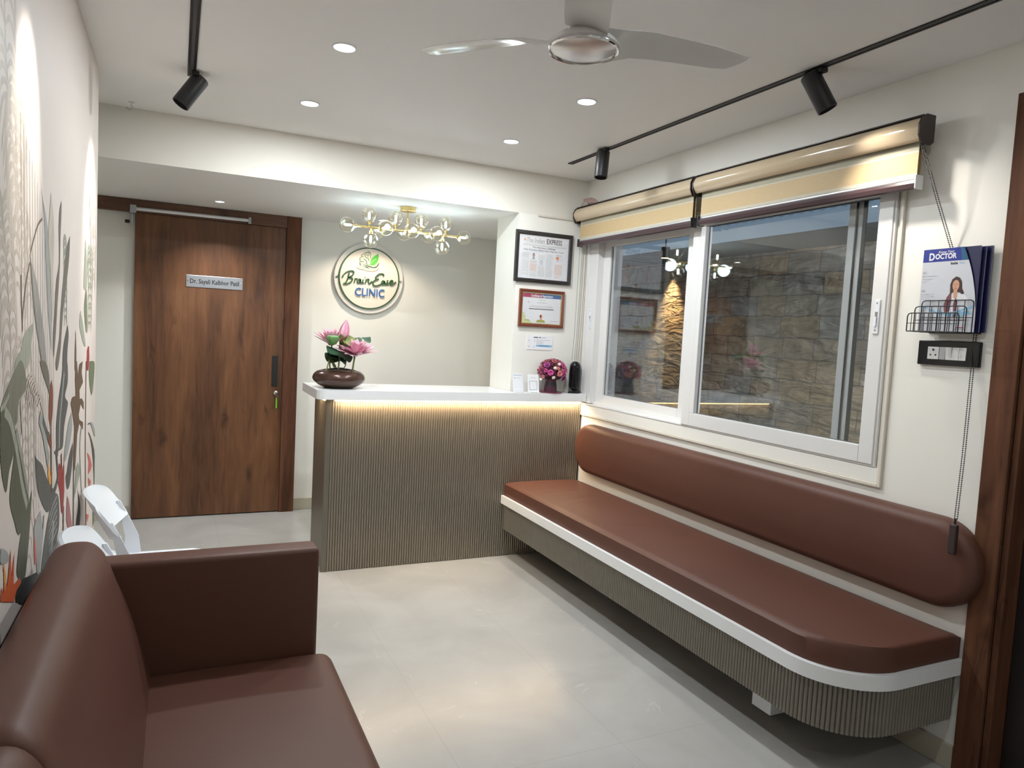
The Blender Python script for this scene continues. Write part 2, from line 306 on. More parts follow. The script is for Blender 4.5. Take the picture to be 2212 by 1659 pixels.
M['headrail'] = mat('gold_beige_headrail', (0.56, 0.45, 0.31), 0.14, spec=0.6, coat=0.5, var=(12, 0.04))

# ------------------------------------------------------------------ helpers
def wloc(o):
    v = Vector((0, 0, 0))
    while o is not None: v += o.location; o = o.parent
    return v
def props(o, label=None, cat=None, group=None, kind=None):
    if label: o['label'] = label
    if cat: o['category'] = cat
    if group: o['group'] = group
    if kind: o['kind'] = kind
    return o
def thing(name, loc, label, cat, group=None, kind=None):
    o = bpy.data.objects.new(name, None); C.objects.link(o); o.location = loc; o.empty_display_size = 0.05
    return props(o, label, cat, group, kind)
class BM:
    """thin wrapper collecting shapes in world coordinates with a current material slot"""
    def __init__(s): s.b = bmesh.new(); s.mi = 0; s.keepn = False
    verts = property(lambda s: s.b.verts); faces = property(lambda s: s.b.faces)
    def slot(s, i): s.mi = i; return s
    def face(s, pts, mi=None):
        vs = [s.b.verts.new(p) for p in pts]
        try: f = s.b.faces.new(vs)
        except ValueError: return None
        f.material_index = s.mi if mi is None else mi; return f
    def grid(s, P, closeu=False, closev=False):
        nu, nv = len(P), len(P[0]); V = [[s.b.verts.new(p) for p in row] for row in P]
        for i in range(nu if closeu else nu-1):
            for j in range(nv if closev else nv-1):
                q = [V[i][j], V[(i+1) % nu][j], V[(i+1) % nu][(j+1) % nv], V[i][(j+1) % nv]]
                try: f = s.b.faces.new(q); f.material_index = s.mi
                except ValueError: pass
        return V
    def box(s, x0, x1, y0, y1, z0, z1, r=0.0, seg=2):
        t = bmesh.new(); bmesh.ops.create_cube(t, size=1)
        for v in t.verts: v.co = Vector(((x0+x1)/2+v.co.x*(x1-x0), (y0+y1)/2+v.co.y*(y1-y0), (z0+z1)/2+v.co.z*(z1-z0)))
        if r > 0: bmesh.ops.bevel(t, geom=list(t.edges), offset=min(r, (x1-x0)*.49, (y1-y0)*.49, (z1-z0)*.49), segments=seg, profile=0.5, affect='EDGES')
        return s.merge(t)
    def merge(s, t, M4=None):
        mp = {}
        for v in t.verts: mp[v] = s.b.verts.new(M4 @ v.co if M4 else v.co)
        for f in t.faces:
            try: g = s.b.faces.new([mp[v] for v in f.verts]); g.material_index = s.mi
            except ValueError: pass
        t.free(); return s
    def prism(s, poly, axis, a, b):
        """poly: 2D points; axis 'x','y','z' extrusion from a to b"""
        def P(p, h): return {'x': (h, p[0], p[1]), 'y': (p[0], h, p[1]), 'z': (p[0], p[1], h)}[axis]
        n = len(poly); A = [s.b.verts.new(P(p, a)) for p in poly]; B = [s.b.verts.new(P(p, b)) for p in poly]
        fs = [s.b.faces.new(A), s.b.faces.new(B[::-1])]
        for i in range(n): fs.append(s.b.faces.new([A[i], B[i], B[(i+1) % n], A[(i+1) % n]]))
        for f in fs: f.material_index = s.mi
        return s
    def tube(s, pts, r, n=8, cap=True):
        pts = [Vector(p) for p in pts]; rs = r if isinstance(r, (list, tuple)) else [r]*len(pts)
        rows = []; prev = None
        for i, p in enumerate(pts):
            d = (pts[min(i+1, len(pts)-1)] - pts[max(i-1, 0)]); d = d.normalized() if d.length > 0 else Vector((0, 0, 1))
            if prev is None: a = d.orthogonal().normalized()
            else:
                a = prev - d*prev.dot(d); a = a.normalized() if a.length > 1e-6 else d.orthogonal().normalized()
            prev = a; b = d.cross(a)
            rows.append([p + rs[i]*(math.cos(2*PI*k/n)*a + math.sin(2*PI*k/n)*b) for k in range(n)])
        V = s.grid(rows, closev=True)
        if cap:
            for row in (V[0][::-1], V[-1]):
                try: f = s.b.faces.new(row); f.material_index = s.mi
                except ValueError: pass
        return s
    def lathe(s, prof, c, n=32, M4=None):
        """prof: (r, z) pairs revolved round z at c"""
        c = Vector(c); rows = []
        for r, z in prof:
            rows.append([(M4 @ Vector((r*math.cos(2*PI*k/n), r*math.sin(2*PI*k/n), z)) if M4 else Vector((r*math.cos(2*PI*k/n), r*math.sin(2*PI*k/n), z))) + c for k in range(n)])
        t = bmesh.new(); V = [[t.verts.new(p) for p in row] for row in rows]
        for i in range(len(V)-1):
            for j in range(n):
                t.faces.new([V[i][j], V[i][(j+1) % n], V[i+1][(j+1) % n], V[i+1][j]])
        t.faces.new(V[0][::-1]); t.faces.new(V[-1])
        bmesh.ops.remove_doubles(t, verts=t.verts, dist=1e-6)
        return s.merge(t)
    def sphere(s, c, r, nu=20, nv=12, sx=1, sy=1, sz=1):
        t = bmesh.new(); bmesh.ops.create_uvsphere(t, u_segments=nu, v_segments=nv, radius=r)
        for v in t.verts: v.co = Vector((c[0]+v.co.x*sx, c[1]+v.co.y*sy, c[2]+v.co.z*sz))
        return s.merge(t)
def obj(name, B, mats, parent=None, smooth=False, label=None, cat=None, group=None, kind=None, angle=40):
    bm, keepn = B.b, B.keepn
    if parent is not None: org = wloc(parent)
    else:
        xs = [v.co for v in bm.verts]
        lo = [min(v[i] for v in xs) for i in range(3)]; hi = [max(v[i] for v in xs) for i in range(3)]
        org = Vector(((lo[0]+hi[0])/2, (lo[1]+hi[1])/2, lo[2])) if kind != 'structure' else Vector((0, 0, 0))
    for v in bm.verts: v.co = v.co - org
    if not keepn: bmesh.ops.recalc_face_normals(bm, faces=bm.faces[:])
    me = bpy.data.meshes.new(name); bm.to_mesh(me); bm.free()
    for m in (mats if isinstance(mats, (list, tuple)) else [mats]): me.materials.append(m)
    if smooth:
        for p in me.polygons: p.use_smooth = True
        me.set_sharp_from_angle(angle=math.radians(angle))
    o = bpy.data.objects.new(name, me); C.objects.link(o)
    if parent is not None: o.parent = parent
    else: o.location = org
    return props(o, label, cat, group, kind)
def smooth_line(pts, n=6):
    pts = [Vector(p) for p in pts]; out = []
    for i in range(len(pts)-1):
        p0, p1, p2, p3 = pts[max(i-1, 0)], pts[i], pts[i+1], pts[min(i+2, len(pts)-1)]
        for k in range(n):
            t = k/n
            out.append(0.5*((2*p1) + (p2-p0)*t + (2*p0-5*p1+4*p2-p3)*t*t + (3*p1-p0-3*p2+p3)*t**3))
    out.append(pts[-1]); return out
def arc(cx, cy, r, a0, a1, n): return [(cx+r*math.cos(math.radians(a0+(a1-a0)*k/n)), cy+r*math.sin(math.radians(a0+(a1-a0)*k/n))) for k in range(n+1)]

def add_text(B, s, size, org, ux, uz, mi, align='LEFT', bold=0.0, shear=0.0, ext=0.0, sx=1.0):
    """flat lettering laid on a plane: org + x*ux + y*uz, as triangles in B"""
    cu = bpy.data.curves.new('lettering', 'FONT'); cu.body = s; cu.size = size; cu.align_x = align
    cu.offset = bold*size; cu.shear = shear; cu.resolution_u = 3
    if ext: cu.extrude = ext
    o = bpy.data.objects.new('lettering', cu); C.objects.link(o)
    dg = bpy.context.evaluated_depsgraph_get(); me = bpy.data.meshes.new_from_object(o.evaluated_get(dg))
    org, ux, uz = Vector(org), Vector(ux), Vector(uz); nrm = ux.cross(uz)
    vs = [B.b.verts.new(org + ux*v.co.x*sx + uz*v.co.y + nrm*v.co.z) for v in me.vertices]
    for p in me.polygons:
        try: f = B.b.faces.new([vs[i] for i in p.vertices]); f.material_index = mi
        except ValueError: pass
    bpy.data.objects.remove(o); bpy.data.curves.remove(cu); bpy.data.meshes.remove(me)
def ribbon(B, pts2, wd, P, d, mi, taper=False, flat=False):
    """flat stroke through 2-D points on a plane: P(u, v, depth)"""
    pts = smooth_line([(a, b, 0) for a, b in pts2], 5); L, R = [], []
    n = len(pts)
    for i, p in enumerate(pts):
        t = (pts[min(i+1, n-1)] - pts[max(i-1, 0)]); t = t.normalized() if t.length > 1e-9 else Vector((1, 0, 0))
        q = Vector((-t.y, t.x, 0)); h = wd*(math.sin(PI*(i+.6)/(n+.2))**.5 if taper else 1)
        L.append(p+q*h); R.append(p-q*h)
    top = [[P(a.x, a.y, d) for a in L], [P(a.x, a.y, d) for a in R]]
    bot = [[P(a.x, a.y, 0) for a in L], [P(a.x, a.y, 0) for a in R]]
    s = B.mi; B.mi = mi
    if flat: B.grid(top); B.mi = s; return
    B.grid([bot[0], top[0], top[1], bot[1]]); B.mi = s

# ================================================================== SETTING
B = BM(); B.box(-1.75, 2.62, -1.7, 4.3, -0.1, 0); B.box(-1.75, 2.7, 4.3, 5.95, -0.1, 0); B.box(2.62, 4.0, -0.2, 2.0, -0.1, 0)
obj('floor', B, M['floor'], kind='structure')
B = BM(); B.box(-1.75, XR+0.12, -1.7, YB, ZC, ZC+0.1); obj('ceiling', B, M['ceil'], kind='structure')
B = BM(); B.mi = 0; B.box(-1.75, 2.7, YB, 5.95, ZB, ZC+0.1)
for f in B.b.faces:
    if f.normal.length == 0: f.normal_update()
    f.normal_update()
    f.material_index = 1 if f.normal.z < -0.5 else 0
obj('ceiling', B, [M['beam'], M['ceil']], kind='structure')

# left wall with its printed botanical wallpaper
MC = [(0.085,0.092,0.062),(0.17,0.17,0.125),(0.16,0.20,0.12),(0.15,0.132,0.11),(0.095,0.095,0.09),(0.33,0.35,0.28),(0.30,0.295,0.27),(0.34,0.35,0.335),
      (0.13,0.082,0.05),(0.53,0.465,0.40),(0.33,0.03,0.035),(0.20,0.06,0.028),(0.60,0.15,0.13),(0.36,0.14,0.15),(0.02,0.022,0.022),(0.55,0.10,0.03),(0.70,0.32,0.07)]
wp = mat('wallpaper_ground', (0.70, 0.625, 0.575), 0.5, bump=(240, 0.08, 0.001), var=(1.6, 0.05))
inks = [mat('wallpaper_ink', c, 0.5, var=(9, 0.42)) for c in MC]
for m_ in inks:      # brush-like streaks running up the printed leaves
    nt_ = m_.node_tree; nz = [n for n in nt_.nodes if n.type == 'TEX_NOISE'][0]; tc_ = [n for n in nt_.nodes if n.type == 'TEX_COORD'][0]
    mp_ = nt_.nodes.new('ShaderNodeMapping'); mp_.inputs['Scale'].default_value = (1, 5.5, 0.8); nt_.links.new(tc_.outputs['Object'], mp_.inputs['Vector']); nt_.links.new(mp_.outputs['Vector'], nz.inputs['Vector'])
B = BM(); B.slot(1); B.box(-1.75, XL-.15, YL-0.15, YL, 0, ZC); B.slot(0)
B.box(XL-0.15, XL, -1.7, YL, 0, ZC)
def WP(y, z, d): return (XL + d, y, z)
def wall_art(dy, y_lo, layer0=0.0003):
    lay = layer0
    al = [0.0001]
    def nx(): al[0] += 0.0000025; return al[0]
    def arcs(spine, n, Lm, wdt, mi, drop=0.55, sides=(1, -1)):
        S = smooth_line([(a, b, 0) for a, b in spine], 12)
        for k in range(n):
            p = S[int(k*(len(S)-1)/n)]
            for sd in sides:
                f = 1 - 0.35*k/n
                pts = [(p.x+dy, p.y), (p.x+dy+sd*Lm*.35*f, p.y+Lm*.22*f), (p.x+dy+sd*Lm*.75*f, p.y+Lm*.05*f), (p.x+dy+sd*Lm*f, p.y-Lm*drop*f)]
                if min(q[0] for q in pts) < y_lo or max(q[0] for q in pts) > YL: continue
                ribbon(B, pts, wdt*f, WP, nx(), 1+mi+1, True, True)
        if y_lo < S[0].x+dy < YL: ribbon(B, [(a+dy, b) for a, b in spine], 0.004, WP, nx(), 1+mi+1, False, True)
    arcs([(1.84,2.28),(1.86,2.05),(1.93,1.88),(2.0,1.70),(2.03,1.5)], 22, .13, .009, 9)
    arcs([(1.97,1.95),(1.99,1.78),(2.10,1.66),(2.18,1.50)], 22, .12, .007, 9)
    arcs([(1.83,1.72),(1.88,1.58),(1.92,1.40),(1.93,1.15)], 20, .11, .009, 9)
    arcs([(2.06,1.40),(2.12,1.25),(2.14,1.05),(2.10,0.8)], 16, .13, .006, 9)
    arcs([(2.72,1.72),(2.74,1.6),(2.76,1.45)], 14, .09, .007, 6, sides=(1,))
    arcs([(3.55,2.05),(3.62,1.85),(3.62,1.60)], 18, .14, .007, 9)
    arcs([(3.50,1.75),(3.52,1.60),(3.50,1.42)], 14, .10, .006, 5)
    for k in range(14):   # fine vertical veils of pale grass
        y = 2.02 + k*.037 + dy
        if y > y_lo: ribbon(B, [(y, 1.95-.02*k), (y+.03, 1.4), (y+.05, 0.95)], .0018, WP, nx(), 1+9+1, False, True)
    lay = max(lay, al[0])
    for i, (kd, c, wd, pts) in enumerate(MURAL):
        q = [(min(y+dy, YL-.002), z) for y, z in pts]
        if min(y for y, z in q) < y_lo: continue
        lay += 0.000012
        if kd == 'p':
            if c not in (10, 12, 15, 16, 8):
                q = [(min(v.x, YL-.002), v.y) for v in smooth_line([(a, b, 0) for a, b in q+q[:1]], 3)[:-1]]
            B.face([WP(y, z, lay) for y, z in q], 1+c+1)
        else: ribbon(B, q, wd, WP, lay, 1+c+1, False, True)
MURAL = [
 ('p',3,0,[(2.669,1.842),(2.624,1.8),(2.617,1.738),(2.627,1.646),(2.571,1.582),(2.544,1.49),(2.518,1.415),(2.533,1.354),(2.567,1.414),(2.6,1.51),(2.63,1.588),(2.648,1.647),(2.654,1.726),(2.671,1.806)]),
 ('p',3,0,[(2.873,1.752),(2.782,1.697),(2.729,1.613),(2.667,1.491),(2.644,1.412),(2.571,1.337),(2.61,1.311),(2.673,1.371),(2.722,1.491),(2.803,1.596),(2.859,1.683)]),
 ('p',3,0,[(2.139,1.64),(2.158,1.583),(2.204,1.489),(2.282,1.395),(2.334,1.33),(2.369,1.328),(2.301,1.408),(2.232,1.489),(2.181,1.568),(2.16,1.615)]),
 ('p',6,0,[(2.16,1.615),(2.238,1.571),(2.298,1.506),(2.361,1.427),(2.412,1.325),(2.365,1.328),(2.262,1.429),(2.194,1.537)]),
 ('p',7,0,[(2.287,1.825),(2.338,1.769),(2.373,1.664),(2.411,1.525),(2.477,1.394),(2.491,1.394),(2.466,1.526),(2.438,1.669),(2.402,1.736),(2.348,1.781)]),
 ('p',9,0,[(2.464,1.836),(2.425,1.717),(2.463,1.599),(2.497,1.453),(2.51,1.601),(2.527,1.728)]),
 ('p',5,0,[(2.196,1.463),(2.111,1.448),(2.064,1.428),(2.034,1.399),(1.982,1.383),(1.955,1.356),(2.089,1.347),(2.146,1.375),(2.171,1.418)]),
 ('p',4,0,[(2.836,1.451),(2.784,1.42),(2.729,1.368),(2.727,1.303),(2.815,1.297),(2.833,1.364),(2.86,1.414)]),
 ('p',2,0,[(3.367,1.595),(3.301,1.518),(3.36,1.427),(3.415,1.421),(3.403,1.545)]),
 ('p',5,0,[(3.327,1.792),(3.302,1.691),(3.281,1.592),(3.389,1.596),(3.38,1.696)]),
 ('p',10,0,[(3.458,1.355),(3.422,1.338),(3.412,1.256),(3.482,1.251),(3.51,1.302),(3.496,1.351)]),
 ('p',8,0,[(3.043,1.433),(3.027,1.355),(3.026,1.283),(3.076,1.279),(3.071,1.353)]),
 ('p',5,0,[(3.188,1.502),(3.153,1.445),(3.279,1.374),(3.366,1.361),(3.273,1.444)]),
 ('l',8,0.004,[(2.319,1.743),(2.252,1.719),(2.19,1.674),(2.148,1.64)]),
 ('l',8,0.004,[(2.14,1.613),(2.092,1.562),(2.055,1.488),(2.048,1.443)]),
 ('l',8,0.004,[(2.03,1.577),(2.039,1.503),(2.052,1.449)]),
 ('p',0,0,[(1.814,1.283),(1.857,1.274),(1.917,1.249),(1.956,1.23),(1.999,1.183),(2.052,1.125),(2.109,1.059),(2.14,1.003),(2.111,0.984),(2.083,0.965),(2.012,0.956),(1.96,1.005),(1.912,1.058),(1.919,1.1),(1.958,1.163),(1.903,1.133),(1.87,1.092),(1.815,1.172)]),
 ('p',1,0,[(1.814,1.284),(1.856,1.311),(1.931,1.343),(1.995,1.369),(2.047,1.372),(2.093,1.334),(2.1,1.301),(2.014,1.281),(1.989,1.233),(1.948,1.232),(1.901,1.258),(1.857,1.274)]),
 ('l',5,0.012,[(1.857,1.274),(1.917,1.243),(1.982,1.172),(2.053,1.071),(2.12,1.0)]),
 ('l',6,0.01,[(1.981,1.213),(2.025,1.165),(2.08,1.098),(2.129,1.036)]),
 ('l',5,0.006,[(1.9,1.306),(1.856,1.289),(1.814,1.283)]),
 ('p',4,0,[(2.225,1.112),(2.242,1.058),(2.277,1.002),(2.373,0.934),(2.451,0.902),(2.504,0.916),(2.583,0.929),(2.447,0.994),(2.344,1.062),(2.263,1.093)]),
 ('p',4,0,[(2.583,0.929),(2.635,0.912),(2.667,0.876),(2.671,0.808),(2.612,0.768),(2.51,0.77),(2.457,0.751),(2.332,0.749),(2.354,0.796),(2.401,0.846),(2.451,0.885),(2.504,0.911)]),
 ('l',7,0.003,[(2.619,0.911),(2.532,0.9),(2.465,0.877)]),
 ('l',7,0.003,[(2.621,0.89),(2.533,0.878),(2.466,0.857)]),
 ('l',7,0.003,[(2.622,0.868),(2.535,0.856),(2.467,0.836)]),
 ('l',7,0.003,[(2.623,0.847),(2.536,0.834),(2.468,0.816)]),
 ('l',7,0.003,[(2.624,0.826),(2.537,0.812),(2.468,0.796)]),
 ('l',7,0.003,[(2.625,0.804),(2.538,0.789),(2.469,0.776)]),
 ('l',7,0.003,[(2.626,0.783),(2.539,0.767),(2.47,0.756)]),
 ('p',0,0,[(2.184,1.027),(2.13,0.998),(2.074,0.975),(2.038,0.949),(2.004,0.905),(1.996,0.862),(2.087,0.824),(2.133,0.884),(2.161,0.952)]),
 ('p',3,0,[(2.287,1.359),(2.347,1.315),(2.436,1.266),(2.476,1.232),(2.461,1.28),(2.433,1.325),(2.369,1.354)]),
 ('p',11,0,[(2.493,1.291),(2.462,1.263),(2.45,1.222),(2.452,1.179),(2.48,1.153),(2.481,1.131),(2.441,1.129),(2.442,1.112),(2.497,1.081),(2.51,1.083),(2.499,1.151),(2.519,1.192),(2.522,1.258)]),
 ('p',4,0,[(2.722,1.334),(2.709,1.287),(2.635,1.21),(2.593,1.137),(2.597,1.068),(2.553,1.064),(2.628,1.035),(2.643,1.051),(2.739,1.049),(2.768,1.113),(2.835,1.163),(2.851,1.186),(2.779,1.214),(2.847,1.257),(2.825,1.328)]),
 ('l',7,0.01,[(2.758,1.293),(2.713,1.216),(2.669,1.141),(2.658,1.058)]),
 ('p',7,0,[(2.948,1.14),(2.874,1.108),(2.806,1.053),(2.765,0.996),(2.828,0.994),(2.916,1.035),(2.97,1.09)]),
 ('p',4,0,[(2.995,1.022),(2.9,0.991),(2.848,0.945),(2.814,0.932),(2.852,0.883),(2.908,0.881),(2.962,0.922),(2.998,0.974)]),
 ('p',8,0,[(3.055,1.315),(3.039,1.252),(3.065,1.185),(2.964,1.19),(2.926,1.173),(2.988,1.119),(3.032,1.076),(3.017,0.997),(3.013,0.944),(3.065,0.902),(3.09,0.963),(3.119,1.036),(3.183,1.066),(3.304,1.025),(3.302,1.055),(3.182,1.08),(3.158,1.103),(3.223,1.14),(3.322,1.103),(3.32,1.135),(3.245,1.158),(3.189,1.16),(3.173,1.196),(3.288,1.217),(3.237,1.259),(3.271,1.302),(3.165,1.297),(3.124,1.256),(3.089,1.313)]),
 ('p',2,0,[(3.516,1.288),(3.506,1.215),(3.617,1.132),(3.701,1.199),(3.726,1.263),(3.662,1.28)]),
 ('p',4,0,[(3.489,0.986),(3.609,0.923),(3.711,0.813),(3.79,0.675),(3.785,0.833),(3.67,0.913),(3.547,0.971)]),
 ('p',7,0,[(3.448,1.023),(3.571,1.012),(3.762,0.925),(3.773,0.951),(3.63,1.011)]),
 ('p',12,0,[(3.459,0.904),(3.531,0.847),(3.507,0.801),(3.593,0.797),(3.663,0.809),(3.556,0.874)]),
 ('p',12,0,[(3.508,0.788),(3.554,0.727),(3.627,0.744)]),
 ('p',12,0,[(3.44,0.646),(3.499,0.593),(3.553,0.611)]),
 ('p',10,0,[(2.66,1.01),(2.632,0.96),(2.681,0.911),(2.718,0.835),(2.752,0.821),(2.782,0.889),(2.775,0.994),(2.727,0.959),(2.693,0.995)]),
 ('p',13,0,[(2.854,0.857),(2.841,0.773),(2.938,0.705),(2.997,0.699),(2.912,0.817)]),
 ('p',12,0,[(2.235,0.941),(2.215,0.879),(2.228,0.816),(2.25,0.809),(2.281,0.88),(2.246,0.93)]),
 ('p',14,0,[(2.059,0.834),(2.155,0.808),(2.284,0.777),(2.32,0.753),(2.198,0.755),(2.117,0.753),(2.006,0.795)]),
 ('p',14,0,[(1.971,0.842),(1.98,0.811),(1.989,0.801),(2.097,0.761),(2.059,0.811),(2.014,0.849)]),
 ('p',15,0,[(1.818,0.864),(1.825,0.894),(1.847,0.873),(1.853,0.903),(1.839,0.941),(1.884,0.873),(1.921,0.952),(1.93,0.877),(1.961,0.932),(1.955,0.855),(2.031,0.846),(2.041,0.829),(1.988,0.829),(1.955,0.813)]),
 ('p',16,0,[(1.846,0.945),(1.849,0.905),(1.861,0.871),(1.876,0.896)]),
 ('p',16,0,[(2.445,1.051),(2.433,1.019),(2.474,0.975),(2.507,0.977),(2.527,1.009),(2.486,1.004)]),
 ('p',7,0,[(2.313,0.941),(2.352,0.86),(2.307,0.77),(2.261,0.789),(2.248,0.857),(2.214,0.919)]),
 ('p',5,0,[(3.086,0.897),(3.15,0.919),(3.222,0.87),(3.156,0.844),(3.092,0.818),(3.031,0.8),(3.069,0.851)]),
 ('p',14,0,[(3.135,0.826),(3.186,0.74),(3.102,0.682),(3.216,0.651),(3.233,0.728)]),
 ('p',7,0,[(1.817,0.983),(1.875,0.959),(1.906,0.929),(1.817,0.948)]),
 ('l',6,0.008,[(2.374,0.913),(2.352,0.86),(2.318,0.812)]),
 ('l',8,0.012,[(2.767,0.842),(2.764,0.714)]),
 ('l',8,0.01,[(3.391,1.295),(3.393,0.934),(3.447,0.576)]),
 ('l',8,0.012,[(3.021,0.943),(3.03,0.696)]),
 ('l',11,0.01,[(2.707,1.031),(2.743,0.848)]),
 ('l',8,0.01,[(2.496,1.085),(2.508,0.95)]),
 ('l',7,0.01,[(3.255,1.044),(3.205,0.966),(3.277,0.777)]),
 ('l',4,0.012,[(2.598,1.05),(2.632,0.969),(2.559,0.939)]),
 ('l',7,0.02,[(2.292,1.208),(2.365,1.149),(2.445,1.051)]),
 ('l',4,0.012,[(2.339,1.194),(2.415,1.141),(2.454,1.127)]),
 ('l',2,0.03,[(3.726,0.676),(3.755,0.518)]),
 ('l',6,0.02,[(2.549,0.85),(2.511,0.752)]),
 ('l',13,0.02,[(2.825,0.736),(2.792,0.716)]),
 ('l',9,0.008,[(2.031,1.279),(2.051,1.196)]),
 ('l',9,0.004,[(2.107,1.322),(2.171,1.332),(2.245,1.303),(2.272,1.269)]),
 ('l',9,0.004,[(2.124,1.313),(2.189,1.323),(2.258,1.295),(2.284,1.259)]),
 ('l',9,0.004,[(2.142,1.303),(2.208,1.314),(2.272,1.287),(2.296,1.25)]),
 ('l',9,0.004,[(2.16,1.293),(2.228,1.305),(2.286,1.278),(2.307,1.239)]),
 ('l',9,0.004,[(2.178,1.283),(2.247,1.295),(2.299,1.27),(2.319,1.229)]),
 ('l',9,0.004,[(2.197,1.273),(2.267,1.286),(2.314,1.261),(2.331,1.219)]),
 ('l',9,0.004,[(2.216,1.263),(2.288,1.276),(2.328,1.252),(2.344,1.208)]),
 ('l',9,0.004,[(2.236,1.252),(2.309,1.266),(2.342,1.244),(2.356,1.198)]),
 ('l',9,0.004,[(2.256,1.241),(2.33,1.255),(2.357,1.235),(2.369,1.187)]),
 ('l',9,0.003,[(2.095,1.262),(2.122,1.306),(2.192,1.323)]),
 ('l',9,0.003,[(2.118,1.256),(2.146,1.3),(2.21,1.317)]),
 ('l',9,0.003,[(2.141,1.249),(2.17,1.295),(2.23,1.311)]),
 ('l',9,0.003,[(2.165,1.243),(2.195,1.288),(2.249,1.304)]),
 ('l',9,0.003,[(2.19,1.236),(2.22,1.282),(2.269,1.298)]),
 ('l',9,0.003,[(2.215,1.229),(2.246,1.276),(2.29,1.291)]),
]
wall_art(0.0, -1.6)
wall_art(-1.98, -1.6)
# narrow darker shading strips of the printed leaf blades are part of the pattern
for f in B.b.faces:
    if f.material_index >= 2:
        f.normal_update()
        if f.normal.x < 0: f.normal_flip()
B.keepn = True
obj('wall_left', B, [wp, M['wall']] + inks, kind='structure')

B = BM(); B.box(-1.75, -1.6, YL, 5.95, 0, ZC); obj('wall_passage', B, M['wall'], kind='structure')
B = BM(); B.box(-1.6, 2.7, YW, 5.95, 0, ZB); obj('wall_back', B, M['wall'], kind='structure')
B = BM(); B.box(2.05, 2.7, YB, 4.71, 0, ZB); B.box(2.58, 2.7, 4.71, YW, 0, ZB); obj('wall_pilaster', B, M['wall'], kind='structure')
B = BM(); B.box(-1.75, XR+.12, -1.8, -1.7, 0, ZC); obj('wall_rear', B, M['wall'], kind='structure')
WY0, WY1, WZ0, WZ1 = 1.955, 4.32, 1.0, 2.22
B = BM()
x0, x1 = XR, XR+0.12
B.box(x0, x1, 1.535, WY0, 0, ZC); B.box(x0, x1, WY1, YB, 0, ZC); B.box(x0, x1, WY0, WY1, 0, WZ0); B.box(x0, x1, WY0, WY1, WZ1, ZC)
B.box(x0, x1, 0.55, 1.535, 2.36, ZC); B.box(x0, x1, -1.7, 0.55, 0, ZC)
obj('wall_right', B, M['wall'], kind='structure')
# outer skin of the window wall, textured
B = BM(); x0, x1 = XR+0.12, XR+0.235
B.box(x0, x1, 4.25, 5.6, -0.1, 2.9); B.box(x0, x1, 1.2, 2.0, -0.1, 2.9); B.box(x0, x1, 2.0, 4.25, -0.1, 1.0); B.box(x0, x1, 2.0, 4.25, 2.26, 2.9)
for v in B.verts:
    pass
obj('wall_outside', B, M['stucco'], kind='structure')
B = BM(); B.box(3.8, 4.0, 0.5, 7.2, -0.1, 2.17); obj('wall_stone', B, M['stone'], kind='structure')
B = BM(); B.box(XR+0.235, 4.0, 2.0, 7.2, -0.2, -0.1); obj('floor_outside', B, M['outfloor'], kind='structure')
B = BM()
for k in range(60):   # ribbed sheet canopy
    B.prism([(0.5+k*.12, 2.74), (0.5+k*.12+.06, 2.765), (0.5+k*.12+.12, 2.74), (0.5+k*.12+.12, 2.78), (0.5+k*.12, 2.78)], 'x', XR+0.235, 5.2)
for f in B.faces: f.material_index = 0
obj('ceiling_outside', B, M['outroof'], kind='structure')
t = thing('canopy_frame', (3.9, 3.8, 2.17), 'dark steel beams under the outdoor canopy above the stone wall', 'beam')
B = BM(); B.box(3.86, 3.94, 0.5, 7.2, 2.19, 2.30, .004); obj('eaves_beam', B, M['outbeam'], t)
for y in (3.15, 4.6):
    B = BM(); B.box(2.82, 3.86, y, y+.07, 2.60, 2.70, .004); obj('cross_beam', B, M['outbeam'], t)
    B = BM(); B.tube([(3.88, y+.035, 2.30), (3.88, y+.035, 2.60)], .022, 10); obj('beam_post', B, M['outbeam'], t)
B = BM(); B.box(3.84, 3.97, 1.0, 7.0, 2.171, 2.19); obj('wall_plate', B, M['outbeam'], t)

# skirting
B = BM(); B.box(-1.6, -0.30, YW-.012, YW, 0, .092, .003); obj('baseboard_back', B, M['skirt'], kind='structure')
B = BM(); B.box(0.865, 2.575, YW-.012, YW, 0, .092, .003); obj('baseboard_back', B, M['skirt'], kind='structure')
B = BM(); B.box(XR-.012, XR, 1.54, YB-.1, 0, .092, .003); obj('baseboard_right', B, M['skirt'], kind='structure')
B = BM(); B.tube([(2.19, YB-.006, ZB-.006), (2.57, YB-.006, ZB-.006)], .006, 8); obj('shadow_line_trim', B, M['trim'], kind='structure')  # thin conduit-like tube, added to draw the small shadow line under the beam

# ---------------------------------------------------------------- window
win = thing('window_1', (XR+.05, 3.14, 1.0), 'wide white framed sliding window above the padded bench', 'window', kind='structure')
def ring(B, x0, x1, ya, yb, za, zb, w, wb=None, wt=None, r=.003):
    wb = wb or w; wt = wt or w
    B.box(x0, x1, ya, ya+w, za, zb, r); B.box(x0, x1, yb-w, yb, za, zb, r)
    B.box(x0, x1, ya+w, yb-w, za, za+wb, r); B.box(x0, x1, ya+w, yb-w, zb-wt, zb, r)
B = BM(); ring(B, XR-.012, XR+.115, WY0+.003, WY1-.003, 1.035, WZ1, .02, .012); B.box(XR+.03, XR+.05, WY0+.02, WY1-.02, 1.045, 1.065); B.box(XR+.0, XR+.115, 4.19, WY1-.02, 1.05, WZ1-.02, .003); B.box(XR+.0, XR+.01, WY0, WY1, WZ0, 1.04)
obj('window_frame', B, M['upvc'], win)
B = BM(); ring(B, XR-.014, XR, 1.925, 4.345, .958, 2.235, .014, .016); obj('window_trim', B, M['trim'], win)
B = BM(); B.box(XR-.010, XR-.001, 1.94, 4.33, .974, 1.034, .002); obj('window_sill', B, M['wall'], win)
